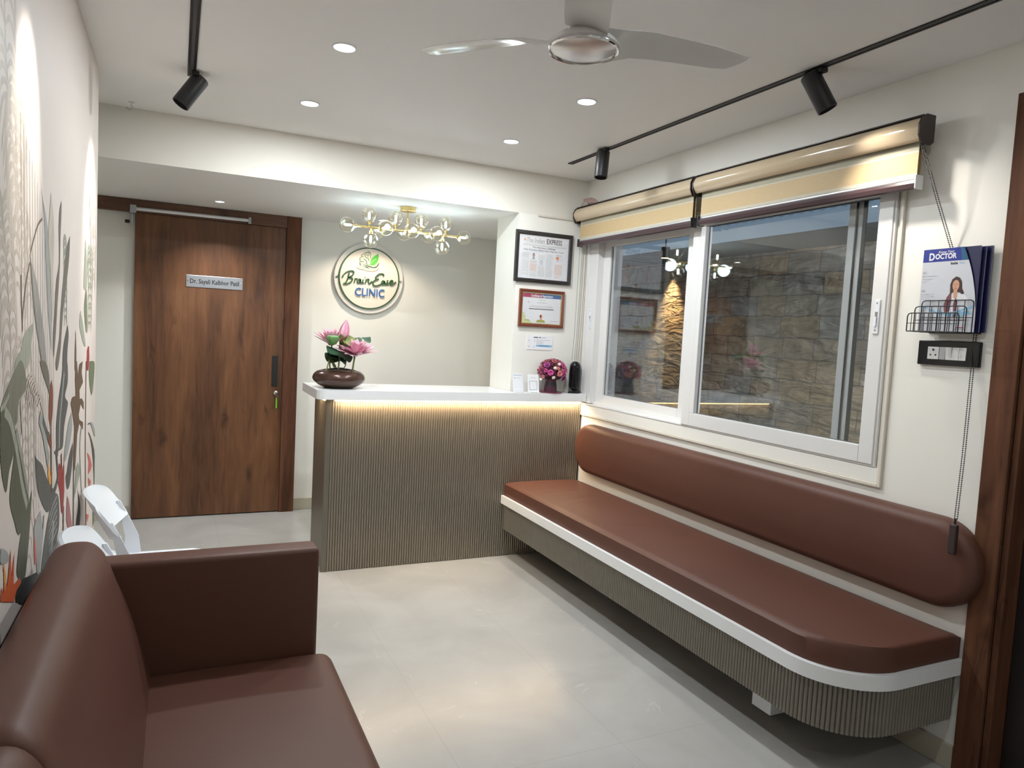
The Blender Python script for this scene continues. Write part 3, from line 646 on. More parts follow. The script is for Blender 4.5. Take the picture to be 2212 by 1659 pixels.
s1 = BM(); ring(s1, XR-.018, XR+.028, 1.967, 3.185, 1.045, WZ1-.02, .066, .072)
for a in (2.033, ): pass
s1o = obj('window_sash', s1, M['upvc'], win)
# its left stile is wider
B = BM(); B.box(XR-.018, XR+.028, 3.085, 3.12, 1.117, WZ1-.09, .002); obj('stile', B, M['upvc'], s1o)
B = BM(); B.box(XR+.003, XR+.007, 2.035, 3.085, 1.11, WZ1-.08); obj('window_pane', B, M['glass'], s1o)
B = BM(); ring(B, XR+.006, XR+.0145, 2.031, 3.087, 1.115, WZ1-.088, .004); obj('window_gasket', B, M['rubber'], s1o)
s2 = BM(); ring(s2, XR+.045, XR+.085, 3.215, 4.19, 1.055, WZ1-.02, .085, .062); s2o = obj('window_sash', s2, M['upvc'], win)
B = BM(); B.box(XR+.062, XR+.066, 3.295, 4.11, 1.11, WZ1-.075); obj('window_pane', B, M['glass'], s2o)
B = BM(); ring(B, XR+.058, XR+.0615, 3.298, 4.107, 1.115, WZ1-.080, .004); obj('window_gasket', B, M['rubber'], s2o)
s3 = BM(); s3.box(XR+.062, XR+.080, 2.165, 2.245, 1.05, WZ1-.02, .003); s3o = obj('screen_stile', s3, M['upvc'], win)
B = BM(); B.box(XR+.054, XR+.0615, 2.150, 2.166, 1.05, WZ1-.02); B.box(XR+.054, XR+.0615, 2.196, 2.202, 1.05, WZ1-.02); obj('brush_seal', B, M['black'], s3o)
for (y, z0, z1, x, nm) in ((2.0, 1.575, 1.715, XR-.018, s1o), (4.245, 1.56, 1.70, XR+.0, s2o)):
    B = BM(); B.box(x-.006, x, y-.013, y+.013, z0, z1, .003); lk = obj('window_lock', B, M['plastic'], nm)
    B = BM(); B.box(x-.0065, x-.0058, y-.006, y+.006, z0+.045, z0+.09); B.box(x-.0066, x-.006, y-.003, y+.003, z0+.012, z0+.018); B.box(x-.0066, x-.006, y-.003, y+.003, z1-.018, z1-.012); obj('lock_slot', B, M['cord'], lk)
    B = BM(); B.box(x-.012, x-.006, y-.005, y+.005, z0+.03, z0+.07, .002); obj('lock_lever', B, M['plastic'], lk)

# ---------------------------------------------------------------- sliding door
d = thing('door_1', (0.28, YW, 0), 'walnut sliding door with steel name plate', 'door', kind='structure')
DF = 5.785
B = BM(); B.box(-0.28, 0.752, DF, DF+.036, 0.008, 2.215, .002); pan = obj('door_panel', B, M['wood'], d)
B = BM(); B.box(0.752, 0.862, DF-.018, YW-.001, 0, 2.318-.012, .002); obj('door_jamb', B, M['woodr'], d)
B = BM(); B.box(-1.58, 0.752, DF-.016, YW-.001, 2.216, 2.305, .002); obj('door_header', B, M['woodh'], d)
B = BM(); B.box(0.056, 0.444, DF-.004, DF, 1.718, 1.806, .003)
pl = obj('name_plate', B, M['steel'], pan, label='brushed steel plate with a black printed name')
B = BM(); add_text(B, 'Dr. Sayali Kalbhor Patil', .0455, (0.25, DF-.0046, 1.747), (1,0,0), (0,0,1), 0, 'CENTER', .022, sx=.80); obj('plate_lettering', B, M['ink'], pl)
for x in (.068, .432):
    B = BM(); B.lathe([(0,0),(.005,0),(.005,.002),(.003,.003),(0,.003)], (x, DF-.004, 1.762), 12, Matrix.Rotation(PI/2, 4, 'X')); obj('plate_screw', B, M['chrome'], pl, True)
B = BM(); B.box(0.672, 0.716, DF-.003, DF, 0.993, 1.232, .002); ph = obj('flush_pull', B, M['black'], pan)
B = BM(); B.box(0.680, 0.708, DF-.0036, DF-.003, 1.004, 1.221); obj('pull_recess', B, M['black'], ph)
B = BM(); B.lathe([(0,0),(.016,0),(.016,.006),(.012,.009),(.004,.010),(0,.010)], (.705, DF, .945), 20, Matrix.Rotation(PI/2, 4, 'X') @ Matrix.Scale(1.0, 4)); lk = obj('door_lock', B, M['chrome'], pan, True)
B = BM(); B.lathe([(0,0),(.011,0),(.011,.003),(0,.003)], (.712, DF-.016, .918), 16, Matrix.Rotation(PI/2, 4, 'X')); B.box(.703, .707, DF-.022, DF-.010, .930, .950); obj('door_key', B, M['chrome'], lk)
B = BM(); B.box(.706, .716, DF-.020, DF-.016, .825, .905, .002); obj('key_tag', B, M['key_green'], lk)
B = BM(); B.tube([(-.285, DF-.03, 2.236), (.477, DF-.03, 2.240)], .013, 14); cl = obj('door_rail', B, M['alu'], d, label='satin aluminium soft-close tube')
B = BM(); B.box(-.312, -.272, DF-.05, DF-.005, 2.205, 2.262, .004); B.box(-.305, -.290, DF-.03, DF-.0, 2.12, 2.205, .003); obj('rail_bracket', B, M['steel'], cl)
B = BM(); B.box(.470, .490, DF-.05, DF-.012, 2.215, 2.262, .003); obj('rail_bracket', B, M['steel'], cl)
B = BM(); B.lathe([(0,0),(.012,0),(.012,.03),(0,.03)], (-.312, DF-.02, 2.145), 12, Matrix.Rotation(-PI/2, 4, 'Y')); obj('bracket_knob', B, M['black'], cl)

# ---------------------------------------------------------------- entrance door frame on the right wall
d2 = thing('door_2', (XR, 1.1, 0), 'dark brown stained door frame on the window wall', 'door', kind='structure')
B = BM(); B.box(XR-.018, XR, 1.448, 1.535, 0, 2.40, .003); B.box(XR-.018, XR, .50, 1.448, 2.33, 2.40, .003); obj('door_casing', B, M['woodr'], d2)
B = BM(); B.box(XR-.002, XR+.16, 1.425, 1.447, 0, 2.34, .002); obj('door_jamb', B, M['woodr'], d2)
B = BM(); B.box(XR+.075, XR+.115, 0.56, 1.424, .005, 2.33, .002); lf = obj('door_leaf', B, M['door_dark'], d2)
B = BM(); B.box(XR+.066, XR+.075, 1.325, 1.365, .93, 1.14, .003); hp = obj('door_handle', B, M['black'], lf)
B = BM(); B.tube([(XR+.066, 1.345, 1.05), (XR+.03, 1.345, 1.05), (XR+.03, 1.24, 1.05)], .008, 10); obj('handle_lever', B, M['chrome'], hp)

# ================================================================== RECEPTION COUNTER
FY = 4.28
def flutes(path, z0, z1, pitch, depth, B, seg=6):
    """vertical ribs following a 2-D path, bulging to its left side"""
    P = [Vector((a, b, 0)) for a, b in path]; L = [0]
    for i in range(1, len(P)): L.append(L[-1] + (P[i]-P[i-1]).length)
    n = int(L[-1]/pitch)*seg; rows = []
    for k in range(n+1):
        s = L[-1]*k/n; i = 1
        while i < len(P)-1 and L[i] < s: i += 1
        t = (s-L[i-1])/max(L[i]-L[i-1], 1e-9); p = P[i-1].lerp(P[i], t); dr = (P[i]-P[i-1]).normalized()
        nm = Vector((dr.y, -dr.x, 0)); ph = (k % seg)/seg
        h = depth*(math.sin(PI*ph)**0.45 if ph > 0 else 0)
        q = p + nm*h; rows.append([(q.x, q.y, z0), (q.x, q.y, z1)])
    B.grid(rows)
rc = thing('reception_counter', (1.7, 4.5, 0), 'reception counter clad in taupe metallic fluted panels', 'counter')
B = BM(); B.box(.845, 2.045, FY+.012, 4.72, 0, 1.052); B.box(2.045, 2.565, FY+.012, YB-.004, 0, 1.052); obj('counter_body', B, M['flute_gap'], rc)
B = BM(); flutes([(.845, FY+.006), (2.565, FY+.006)], 0.003, 1.05, .0155, .0065, B); obj('fluted_front', B, M['bronze'], rc, True, angle=60)
B = BM(); B.box(.812, .845, FY, FY+.04, 0, 1.052, .002); B.box(.822, .8445, FY+.04, 4.72, 0, 1.052, .002); obj('end_panel', B, M['flute_gap'], rc)
B = BM(); B.box(.86, 2.56, FY-.012, FY-.004, 1.042, 1.050); B.box(.804, .812, FY+.03, 4.7, 1.042, 1.050); obj('led_strip', B, M['ledstrip'], rc)
# worktop
B = BM(); pts = [(2.575, 4.23), (2.575, 4.355), (2.045, 4.355), (2.045, 4.72), (.752, 4.79)] + arc(.80, 4.28, .05, 180, 270, 8)
B.prism(pts, 'z', 1.056, 1.11)
obj('worktop', B, M['white'], smooth=True, label='glossy white worktop slab lying on the fluted reception counter', cat='worktop')
light('AREA', 'led_light', (1.71, FY-.022, 1.046), 10, WARM, aim=(1.71, FY+.12, 0.3), size=1.68, shape='RECTANGLE', sy=.012, parent=rc)
light('AREA', 'led_light', (.796, 4.5, 1.046), 1.6, WARM, aim=(.85, 4.5, .3), size=.012, shape='RECTANGLE', sy=.4, parent=rc)

# ================================================================== WALL BENCH
bn = thing('wall_bench', (2.3, 2.9, 0), 'long floating bench with white ledge and taupe fluted apron', 'bench')
def bench_outline(x0, y0, r, xw=XR-.002, y1=FY-.003, n=14):
    return [(xw, y0), (xw, y1), (x0, y1)] + arc(x0+r, y0+r, r, 180, 270, n)
B = BM(); B.prism(bench_outline(1.985, 1.535, .26), 'z', .365, .418); obj('bench_ledge', B, M['white'], bn, True)
o1 = bench_outline(2.015, 1.565, .24)
B = BM(); B.prism(o1, 'z', .195, .3655); obj('bench_box', B, M['flute_gap'], bn)
B = BM(); flutes([(p[0], p[1]) for p in [(2.013, FY-.006)] + [(a-.0005, b) for a, b in arc(2.255, 1.805, .242, 180, 270, 24)] + [(2.565, 1.562)]], .19, .3652, .0155, .0065, B)
# outward side: flip so that ribs bulge into the room
obj('fluted_apron', B, M['bench_flute'], bn, True, angle=60)
for y in (2.03, 3.6):
    B = BM(); B.box(2.13 if y < 3 else 2.42, 2.24 if y < 3 else 2.5, y-.05, y+.05, .06, .195, .002); B.box(2.24, 2.572, y-.02, y+.02, .10, .16, .002); obj('bench_bracket', B, M['white'], bn)
# seat cushion
def pad(name, outline, z0, z1, r, m, wr=(), **k):
    """soft padded slab: outline polygon with rolled top edge and gentle wrinkles"""
    cx = sum(p[0] for p in outline)/len(outline); cy = sum(p[1] for p in outline)/len(outline)
    B = BM(); n = len(outline); rows = []
    def inset(dist):
        out = []
        for i in range(n):
            a, b, c = Vector(outline[i-1]), Vector(outline[i]), Vector(outline[(i+1) % n])
            e1 = (b-a).normalized(); e2 = (c-b).normalized(); n1 = Vector((-e1.y, e1.x)); n2 = Vector((-e2.y, e2.x))
            s = sgn; bis = (n1+n2); bis = bis/max(bis.length_squared/2, .3)
            out.append(b + bis*dist*s)
        return out
    area = sum(outline[i-1][0]*outline[i][1]-outline[i][0]*outline[i-1][1] for i in range(n)); sgn = 1 if area > 0 else -1
    for dd, z in [(0.004, z0), (0, z0+.004)] + [(r*(1-math.cos(a)), z1-r+r*math.sin(a)) for a in [i*PI/2/6 for i in range(7)]]:
        rows.append([(p.x, p.y, z) for p in inset(dd)])
    V = B.grid(rows, closev=True)
    B.b.faces.new(V[0]); B.b.faces.new(V[-1])
    return obj(name, B, m, smooth=True, angle=50, **k)
def densify(pts, step):
    out = []; n = len(pts)
    for i in range(n):
        a = Vector(pts[i]); b = Vector(pts[(i+1) % n]); m = max(1, int((b-a).length/step))
        for k in range(m): out.append(tuple(a.lerp(b, k/m)))
    return out
def cushion_mesh(x0, y0, r, xw, y1, z0, z1):
    """grid-topped bench cushion with slight dents and creases"""
    B = BM(); NX, NY = 18, 120; rows = []
    def xedge(y):   # front edge with rounded corner near y0
        if y < y0+r:
            t = (y0+r-y)/r; return x0 + r - r*math.sqrt(max(0, 1-t*t))
        return x0
    P = []
    er = .014
    for j in range(NY+1):
        v = j/NY; y = y0 + (y1-y0)*(v**1.35)
        if j == 0: y = y0 + .0008
        xe = min(xedge(y), xw-.02); row = []
        for i in range(NX+1):
            u = i/NX; x = xe + (xw-xe)*(u**1.25 if u < 1 else 1)
            de = min(x-xe, xw-x, y1-y, y-y0); dz = -er*(1-math.sqrt(max(0, 1-(1-min(de, er)/er)**2)))
            bulge = .006*math.sin(PI*min(1, max(0, (x-xe)/(xw-xe))))*min(1, (y-y0)*6)
            for (cy, cx, l, dpt, wd, sl) in ((3.72, 2.28, .20, -.004, .012, .25), (3.90, 2.25, .18, -.003, .014, .1), (3.1, 2.2, .10, -.003, .012, -.5), (3.93, 2.12, .12, .003, .02, .3)):
                dd = (y-cy) - sl*(x-cx)
                if abs(x-cx) < l: bulge += dpt*math.exp(-(dd/wd)**2)*(math.cos(PI*(x-cx)/l/2))**.8
            row.append((x, y, z1+dz+bulge))
        P.append(row)
    V = B.grid(P)
    # skirt down
    loop = [V[j][0] for j in range(NY, -1, -1)] + V[0][1:] + [V[j][NX] for j in range(1, NY+1)] + V[NY][NX-1:0:-1]
    low = [B.b.verts.new((v.co.x, v.co.y, z0)) for v in loop]; n = len(loop)
    for i in range(n): B.b.faces.new([loop[i], low[i], low[(i+1) % n], loop[(i+1) % n]])
    return B
B = cushion_mesh(2.003, 1.553, .25, XR-.004, FY-.006, .4185, .508)
obj('seat_cushion', B, M['leather'], smooth=True, angle=45, label='long brown leatherette seat cushion lying on the floating wall bench', cat='cushion')
# backrest: a long pill fixed to the wall
def pill(y0, y1, z0, z1, xw, th, B, er=.045):
    R = (z1-z0)/2; cz = (z0+z1)/2
    out = []
    for k in range(33):
        a = -PI/2 + PI*k/32; out.append((y1-R+R*math.cos(a), cz+R*math.sin(a), 0))
    for k in range(33):
        a = PI/2 + PI*k/32; out.append((y0+R+R*math.cos(a), cz+R*math.sin(a), 0))
    rows = []
    for (ins, dx) in [(0.006, 0), (0, .006)] + [(er*(1-math.cos(a)), th-er+er*math.sin(a)) for a in [i*PI/2/9 for i in range(10)]] + [(.09, th+.006), (.13, th+.009)]:
        row = []
        for (y, z, _) in out:
            yc = min(max(y, y0+R), y1-R); vy, vz = y-yc, z-cz; l = math.hypot(vy, vz); f = max(0, (l-ins))/l
            row.append((xw-dx, yc+vy*f, cz+vz*f))
        rows.append(row)
    V = B.grid(rows, closev=True); B.b.faces.new(V[0])
    # centre strip
    last = V[-1]; n = len(last); B.b.faces.new(last)
B = BM(); pill(1.485, 4.255, .585, .915, XR-.001, .078, B)
obj('bench_backrest', B, M['leather'], smooth=True, angle=50, label='pill-shaped brown leatherette backrest fixed to the wall below the window', cat='backrest')

# ================================================================== SOFA
sf = thing('sofa', (0.07, 1.3, 0), 'brown leatherette two-seat sofa against the botanical wallpaper', 'sofa')
B = BM(); B.box(-.30, .43, .36, 2.25, .10, .30, .02, 3); obj('sofa_base', B, M['leather'], sf, True)
def soft_box(x0, x1, y0, y1, z0, z1, r, bulge=0.0, seg=5, cuts=10):
    """box with round edges and a crowned top"""
    B = BM(); B.box(x0, x1, y0, y1, z0, z1, r, seg)
    bmesh.ops.subdivide_edges(B.b, edges=[e for e in B.b.edges if e.calc_length() > .25], cuts=cuts, use_grid_fill=True)
    for v in B.b.verts:
        u = (v.co.x-x0)/(x1-x0); w_ = (v.co.y-y0)/(y1-y0)
        if v.co.z > z1-r*1.1 : v.co.z += bulge*math.sin(PI*min(1,max(0,u)))*math.sin(PI*min(1,max(0,w_)))**.6
    return B
B = soft_box(-.20, .468, .36, 1.298, .28, .462, .045, .010); obj('seat_cushion', B, M['leather'], sf, True, angle=60)
B = soft_box(-.20, .468, 1.302, 2.249, .28, .462, .045, .010); obj('seat_cushion', B, M['leather'], sf, True, angle=60)
for (a, b) in ((2.25, 2.348), (.26, .358)):
    B = BM(); B.box(-.235, .424, a, b, .09, .792, .018, 4); obj('arm', B, M['leather'], sf, True, angle=50)
def back_cushion(y0, y1):
    prof = [(-.045, .44), (-.060, .50), (-.085, .60), (-.115, .69), (-.142, .76), (-.160, .81), (-.176, .843), (-.202, .868), (-.235, .873), (-.268, .868), (-.293, .848), (-.309, .805), (-.318, .72), (-.324, .60), (-.326, .44)]
    prof = [(p.x, p.y) for p in smooth_line([(a, b, 0) for a, b in prof], 3)]
    cx, cz = -.19, .62; B = BM(); rows = []
    N = 40; er = .045
    for k in range(N+1):
        t = k/N; tt = .5-.5*math.cos(PI*t); y = y0+(y1-y0)*tt
        de = min(y-y0, y1-y); ins = 0 if de > er else er*(1-math.sqrt(max(0, 1-((er-de)/er)**2)))
        rows.append([(x + (cx-x)*ins*2.6, y, z + (cz-z)*ins*1.9) for x, z in prof])
    V = B.grid(rows, closev=True); B.b.faces.new(V[0]); B.b.faces.new(V[-1])
    obj('back_cushion', B, M['leather'], sf, True, angle=60)
back_cushion(1.215, 2.249); back_cushion(.362, 1.211)
for x in (-.26, .37):
    for y in (.42, 2.19):
        B = BM(); B.lathe([(.016, 0), (.022, .10), (0, .10)], (x, y, 0.001), 16); obj('leg', B, M['chrome'], sf, True)

# ================================================================== WHITE PLASTIC CHAIRS (facing +x, backs to the wall)
def make_chair(loc, label):
    t = thing('plastic_chair', loc, label, 'chair', 'white plastic chairs along the wallpapered wall')
    X, Y, _ = loc
    W = .205
    def shell(fn, nu, nv, th, name):
        B = BM(); P = [[Vector(fn(i/nu, j/nv)) for j in range(nv+1)] for i in range(nu+1)]
        Q = []
        for i in range(nu+1):
            row = []
            for j in range(nv+1):
                du = P[min(i+1, nu)][j]-P[max(i-1, 0)][j]; dv = P[i][min(j+1, nv)]-P[i][max(j-1, 0)]
                n = du.cross(dv); n = n.normalized() if n.length > 1e-9 else Vector((1, 0, 0)); row.append(P[i][j]-n*th)
            Q.append(row)
        A = B.grid(P); D = B.grid(Q)
        def rim(a, d):
            for k in range(len(a)-1):
                try: B.b.faces.new([a[k], a[k+1], d[k+1], d[k]])
                except ValueError: pass
        rim([r[0] for r in A], [r[0] for r in D]); rim([r[-1] for r in A], [r[-1] for r in D]); rim(A[0], D[0]); rim(A[-1], D[-1])
        return obj(name, B, M['plastic'], t, True, angle=70)
    def back(u, v):   # u across (y), v up
        z0, z1 = .615, .795; s = 2*u-1
        rr = .35; ex = 1 - .13*(max(0, abs(v-.5)*2-.45)/.55)**2
        y = Y + s*W*ex; z = z0 + (z1-z0)*v - .030*abs(s)**3*(1 if v > .5 else -.9)*abs(2*v-1)
        x = X + .075 - .085*v + .055*s*s
        return (x, y, z)
    shell(back, 18, 12, .010, 'backrest')
    def seat(u, v):   # v forward
        s = 2*u-1; x = X + .045 + .425*v; wy = (W-.015)*(1-.10*v**6); y = Y + s*wy
        z = .446 - .018*math.sin(PI*v)*(1-s*s) + .012*s*s - .028*max(0, v-.85)/.15 + .03*max(0, .12-v)/.12
        return (x, y, z)
    shell(seat, 16, 16, .010, 'seat')
    for sd in (-1, 1):
        def post(u, v):
            p = [Vector((X+.092, Y+sd*(W-.012), .70)), Vector((X+.120, Y+sd*(W-.006), .62)), Vector((X+.145, Y+sd*(W-.006), .54)), Vector((X+.150, Y+sd*(W-.012), .43))]
            k = min(int(v*3), 2); q = p[k].lerp(p[k+1], v*3-k); wd = .006 + .030*v
            return (q.x + (u-.5)*wd*2, q.y, q.z)
        shell(post, 3, 12, .011*sd, 'back_support')
        for fx, tx in ((.02, .085), (.43, .36)):
            B = BM(); B.tube([(X+fx, Y+sd*(W+.005), .002), (X+(fx+tx)/2, Y+sd*(W-.01), .22), (X+tx, Y+sd*(W-.035), .435)], [.012, .015, .019], 12); obj('leg', B, M['plastic'], t, True)
    return t
make_chair((-.305, 3.24, 0), 'white plastic chair nearer the walnut sliding door, beyond the other one')
make_chair((-.305, 2.60, 0), 'white plastic chair directly behind the sofa arm, mostly hidden')

# ================================================================== ROUND SIGN
sgx, sgz = 1.41, 1.885
sg = thing('clinic_sign', (sgx, YW, sgz), 'round cream wall sign with green script lettering and a leaf emblem', 'sign')
RX = Matrix.Rotation(PI/2, 4, 'X')
B = BM(); B.lathe([(0,0),(.282,0),(.284,.002),(.284,.006),(.282,.008),(0,.008)], (sgx, YW-.022, sgz), 96, RX); obj('acrylic_backing', B, M['acrylic'], sg, True, angle=30)
B = BM(); B.lathe([(0,0),(.246,0),(.246,.010),(0,.010)], (sgx, YW-.030, sgz), 96, RX); obj('sign_face', B, M['sign_face'], sg, True, angle=30)
B = BM()
rows = []
for r, dpt in ((.239,.0395),(.249,.0395),(.249,.0305),(.2475,.0305)): rows.append([(sgx+r*math.cos(2*PI*k/96), YW-.0005-dpt-.0005, sgz+r*math.sin(2*PI*k/96)) for k in range(96)])
rows.append([(sgx+.239*math.cos(2*PI*k/96), YW-.0402, sgz+.239*math.sin(2*PI*k/96)) for k in range(96)])
B.grid(rows, closev=True); obj('sign_ring', B, M['sign_green'], sg)
SG_SCRIPT = [[(1.2345,1.9162),(1.2288,1.8891),(1.2208,1.8619),(1.2105,1.8389),(1.1977,1.8268),(1.1887,1.8305)],[(1.1804,1.8763),(1.1843,1.8899),(1.197,1.9064),(1.2186,1.9237),(1.245,1.9326),(1.2674,1.9323),(1.2723,1.9194),(1.2641,1.9009),(1.2423,1.8858),(1.2269,1.8779),(1.2514,1.8799),(1.263,1.8697),(1.2569,1.8514),(1.2352,1.8341),(1.2088,1.8254),(1.1909,1.8307)],[(1.2873,1.8783),(1.2834,1.8624),(1.2798,1.8398)],[(1.2834,1.8624),(1.2942,1.8744),(1.3064,1.874)],[(1.3304,1.8728),(1.3169,1.8717),(1.3062,1.8553),(1.3112,1.8422),(1.3245,1.85),(1.3327,1.8708),(1.329,1.8503),(1.3361,1.8419),(1.3448,1.8516)],[(1.3553,1.8726),(1.3492,1.8542),(1.3519,1.8432),(1.3617,1.8484)],[(1.3694,1.8952),(1.3718,1.8918)],[(1.3803,1.8746),(1.3737,1.8426)],[(1.3766,1.863),(1.3938,1.8779),(1.4031,1.8741),(1.3991,1.8581),(1.402,1.8448),(1.4156,1.8481),(1.4287,1.8649)],[(1.5261,1.9134),(1.528,1.9249),(1.5138,1.9305),(1.4908,1.9263),(1.4684,1.9087),(1.4598,1.8922),(1.4694,1.8817),(1.4877,1.8876)],[(1.4741,1.8811),(1.4514,1.8712),(1.4383,1.8521),(1.446,1.8324),(1.4715,1.8298),(1.5034,1.8436),(1.5145,1.8558)],[(1.537,1.8734),(1.5208,1.8721),(1.5145,1.8558),(1.5219,1.845),(1.5331,1.8549),(1.5395,1.8713),(1.538,1.8508),(1.5474,1.8492),(1.5563,1.859)],[(1.5695,1.8805),(1.5626,1.8777),(1.563,1.8664),(1.5705,1.8555),(1.5639,1.8459),(1.552,1.8496)],[(1.5868,1.8591),(1.6053,1.8674),(1.6095,1.8791),(1.5976,1.8827),(1.5863,1.8705),(1.5846,1.8544),(1.5991,1.8463),(1.6198,1.8571),(1.638,1.8745)]]
SG_BRAIN = [[(1.3283,1.9865),(1.3232,2.0039),(1.3294,2.0179),(1.3222,2.0306),(1.3239,2.0441),(1.3349,2.0518),(1.3322,2.0627),(1.3431,2.0726),(1.3543,2.0781),(1.3652,2.0881),(1.3787,2.0916),(1.3921,2.0973),(1.4038,2.0917),(1.4102,2.0789),(1.41,2.061),(1.4115,2.0454)],[(1.3633,2.079),(1.3617,2.061),(1.3758,2.0489),(1.3896,2.0457),(1.3969,2.0329),(1.3927,2.0236)],[(1.3788,2.0894),(1.3772,2.0713),(1.3866,2.0633),(1.3954,2.0731),(1.3922,2.0951)],[(1.349,2.0375),(1.3674,2.0302),(1.3793,2.0179),(1.3753,2.0019),(1.3938,1.9968)],[(1.3294,2.0179),(1.3454,2.0126),(1.3543,2.0179)],[(1.3349,2.0518),(1.3438,2.0548),(1.3482,2.0597)]]
SG_LEAF = [[(1.475,2.0895),(1.4346,2.0633),(1.415,2.039),(1.4092,2.0116),(1.41,1.9915),(1.4418,1.9965),(1.4685,2.0214),(1.4787,2.0539)]]
SG_VEIN = [[(1.4119,2.0006),(1.4248,2.022),(1.4403,2.0346),(1.4559,2.0473)]]
SG_SWOOSH = [[(1.324,1.9817),(1.36,1.9884),(1.3967,1.9791),(1.4291,1.9707),(1.4611,1.9757),(1.4787,1.9953),(1.4855,2.0229),(1.4765,1.9928),(1.4516,1.9817),(1.4334,1.9778),(1.3964,1.9872),(1.3598,1.9916)]]
SG_SWOOSH2 = [[(1.3513,1.9774),(1.3786,1.9775),(1.4063,1.9687),(1.3881,1.9672),(1.3697,1.9723)]]
SG_PLATE = [[(1.3,1.9618),(1.3019,1.9709),(1.3284,1.9843),(1.3187,2.0035),(1.3192,2.0481),(1.3385,2.0766),(1.374,2.0956),(1.401,2.1027),(1.4292,2.0852),(1.4525,2.0762),(1.4749,2.0918),(1.4851,2.068),(1.4959,2.0284),(1.4887,1.9781),(1.471,1.9585),(1.4347,1.9455),(1.3889,1.9448),(1.3522,1.9529),(1.3114,1.9561)]]
def SP(base): return lambda u, v, dd: (sgx+(u-1.41)*.955, YW-base-dd, v)
B = BM()
for i_, s in enumerate(SG_SCRIPT): ribbon(B, s, .0052 if len(s) > 4 or i_ < 2 else .0046, SP(.042), .0085+.00013*i_, 0)
obj('script_lettering', B, M['sign_green'], sg)
B = BM(); add_text(B, 'CLINIC', .090, (1.415, YW-.0485, 1.742), (1,0,0), (0,0,1), 0, 'CENTER', .006, ext=.004, sx=.86); obj('block_lettering', B, M['sign_blue'], sg)
B = BM(); pl_ = [(sgx+(p.x-1.41)*.955, p.y) for p in smooth_line([(a, b, 0) for a, b in SG_PLATE[0]+SG_PLATE[0][:1]], 4)[:-1]]; B.prism(pl_, 'y', YW-.046, YW-.0405); em = obj('emblem_plate', B, M['sign_cream'], sg)
B = BM()
for i_, s in enumerate(SG_BRAIN): ribbon(B, s, .0018, SP(.0462), .002+.0001*i_, 0)
obj('emblem_lines', B, M['sign_green'], em)
B = BM(); B.prism([(sgx+(p.x-1.41)*.955, p.y) for p in smooth_line([(a, b, 0) for a, b in SG_LEAF[0]+SG_LEAF[0][:1]], 3)[:-1]], 'y', YW-.0485, YW-.0462); lf_ = obj('emblem_leaf', B, M['leaf_green'], em)
B = BM(); ribbon(B, SG_VEIN[0], .0016, SP(.0486), .001, 0, True); obj('leaf_vein', B, M['sign_cream'], em)
B = BM()
for S_ in (SG_SWOOSH, SG_SWOOSH2): B.prism([(sgx+(a-1.41)*.955, b) for a, b in S_[0]], 'y', YW-.0485, YW-.0462)
obj('emblem_swoosh', B, M['sign_green'], em)
for x in (-.262, .262):
    B = BM(); B.lathe([(0,0),(.008,0),(.008,.008),(.005,.011),(0,.011)], (sgx+x, YW-.030, sgz-.005), 16, RX); obj('sign_standoff', B, M['chrome'], sg, True)

# ================================================================== CHANDELIER
cx_, cy_, cz_ = 1.387, 4.70, 2.146
ch = thing('chandelier', (cx_, cy_, ZB), 'brass bar chandelier with clear glass globes above the counter', 'chandelier')
B = BM(); B.lathe([(0,-.030),(.050,-.030),(.052,-.028),(.052,0),(0,0)], (cx_, cy_, ZB-.0005), 40); obj('canopy', B, M['brass'], ch, True, angle=30)
B = BM(); B.tube([(cx_, cy_, cz_), (cx_, cy_, ZB-.028)], .006, 12); obj('rod', B, M['brass'], ch, True)
B = BM(); B.tube([(1.045, cy_, cz_), (1.735, cy_, cz_)], .0075, 14); obj('bar', B, M['brass'], ch, True)
stations = [((.985,cy_,cz_),(1,0,0)), ((1.795,cy_,cz_),(-1,0,0))]
for x in (1.127, 1.305, 1.482, 1.657): stations.append(((x, cy_, 2.226), (0,0,-1)))
for x in (1.142, 1.637): stations.append(((x, cy_, 2.062), (0,0,1)))
for x in (1.215, 1.392, 1.567):
    stations.append(((x, cy_-.088, cz_-.004), (0,1,0))); stations.append(((x, cy_+.088, cz_-.004), (0,-1,0)))
R_ = .050
for c, dr in stations:
    c = Vector(c); dr = Vector(dr)
    base = c + dr*(R_-.002); end = c + dr*(R_+.03)
    B = BM(); B.tube([tuple(base - dr*.006), tuple(base+dr*.012)], .0135, 14); B.tube([tuple(base+dr*.010), tuple(end)], .005, 10)
    arm = obj('globe_holder', B, M['brass'], ch, True)
    B = BM(); B.sphere(c, R_, 28, 18); obj('globe', B, M['globe'], arm, True, angle=180)
    B = BM(); B.tube([tuple(c + dr*.030), tuple(c + dr*.018), tuple(c - dr*.010), tuple(c-dr*.016)], [.005, .0075, .0075, .004], 12); obj('bulb', B, M['bulb'], arm, True)
for x in (1.05, 1.27, 1.50, 1.72):
    light('POINT', 'bulb_light', (x, cy_, cz_-.03), 1.05, (0.66, 0.90, 1.0), size=.05, parent=ch)

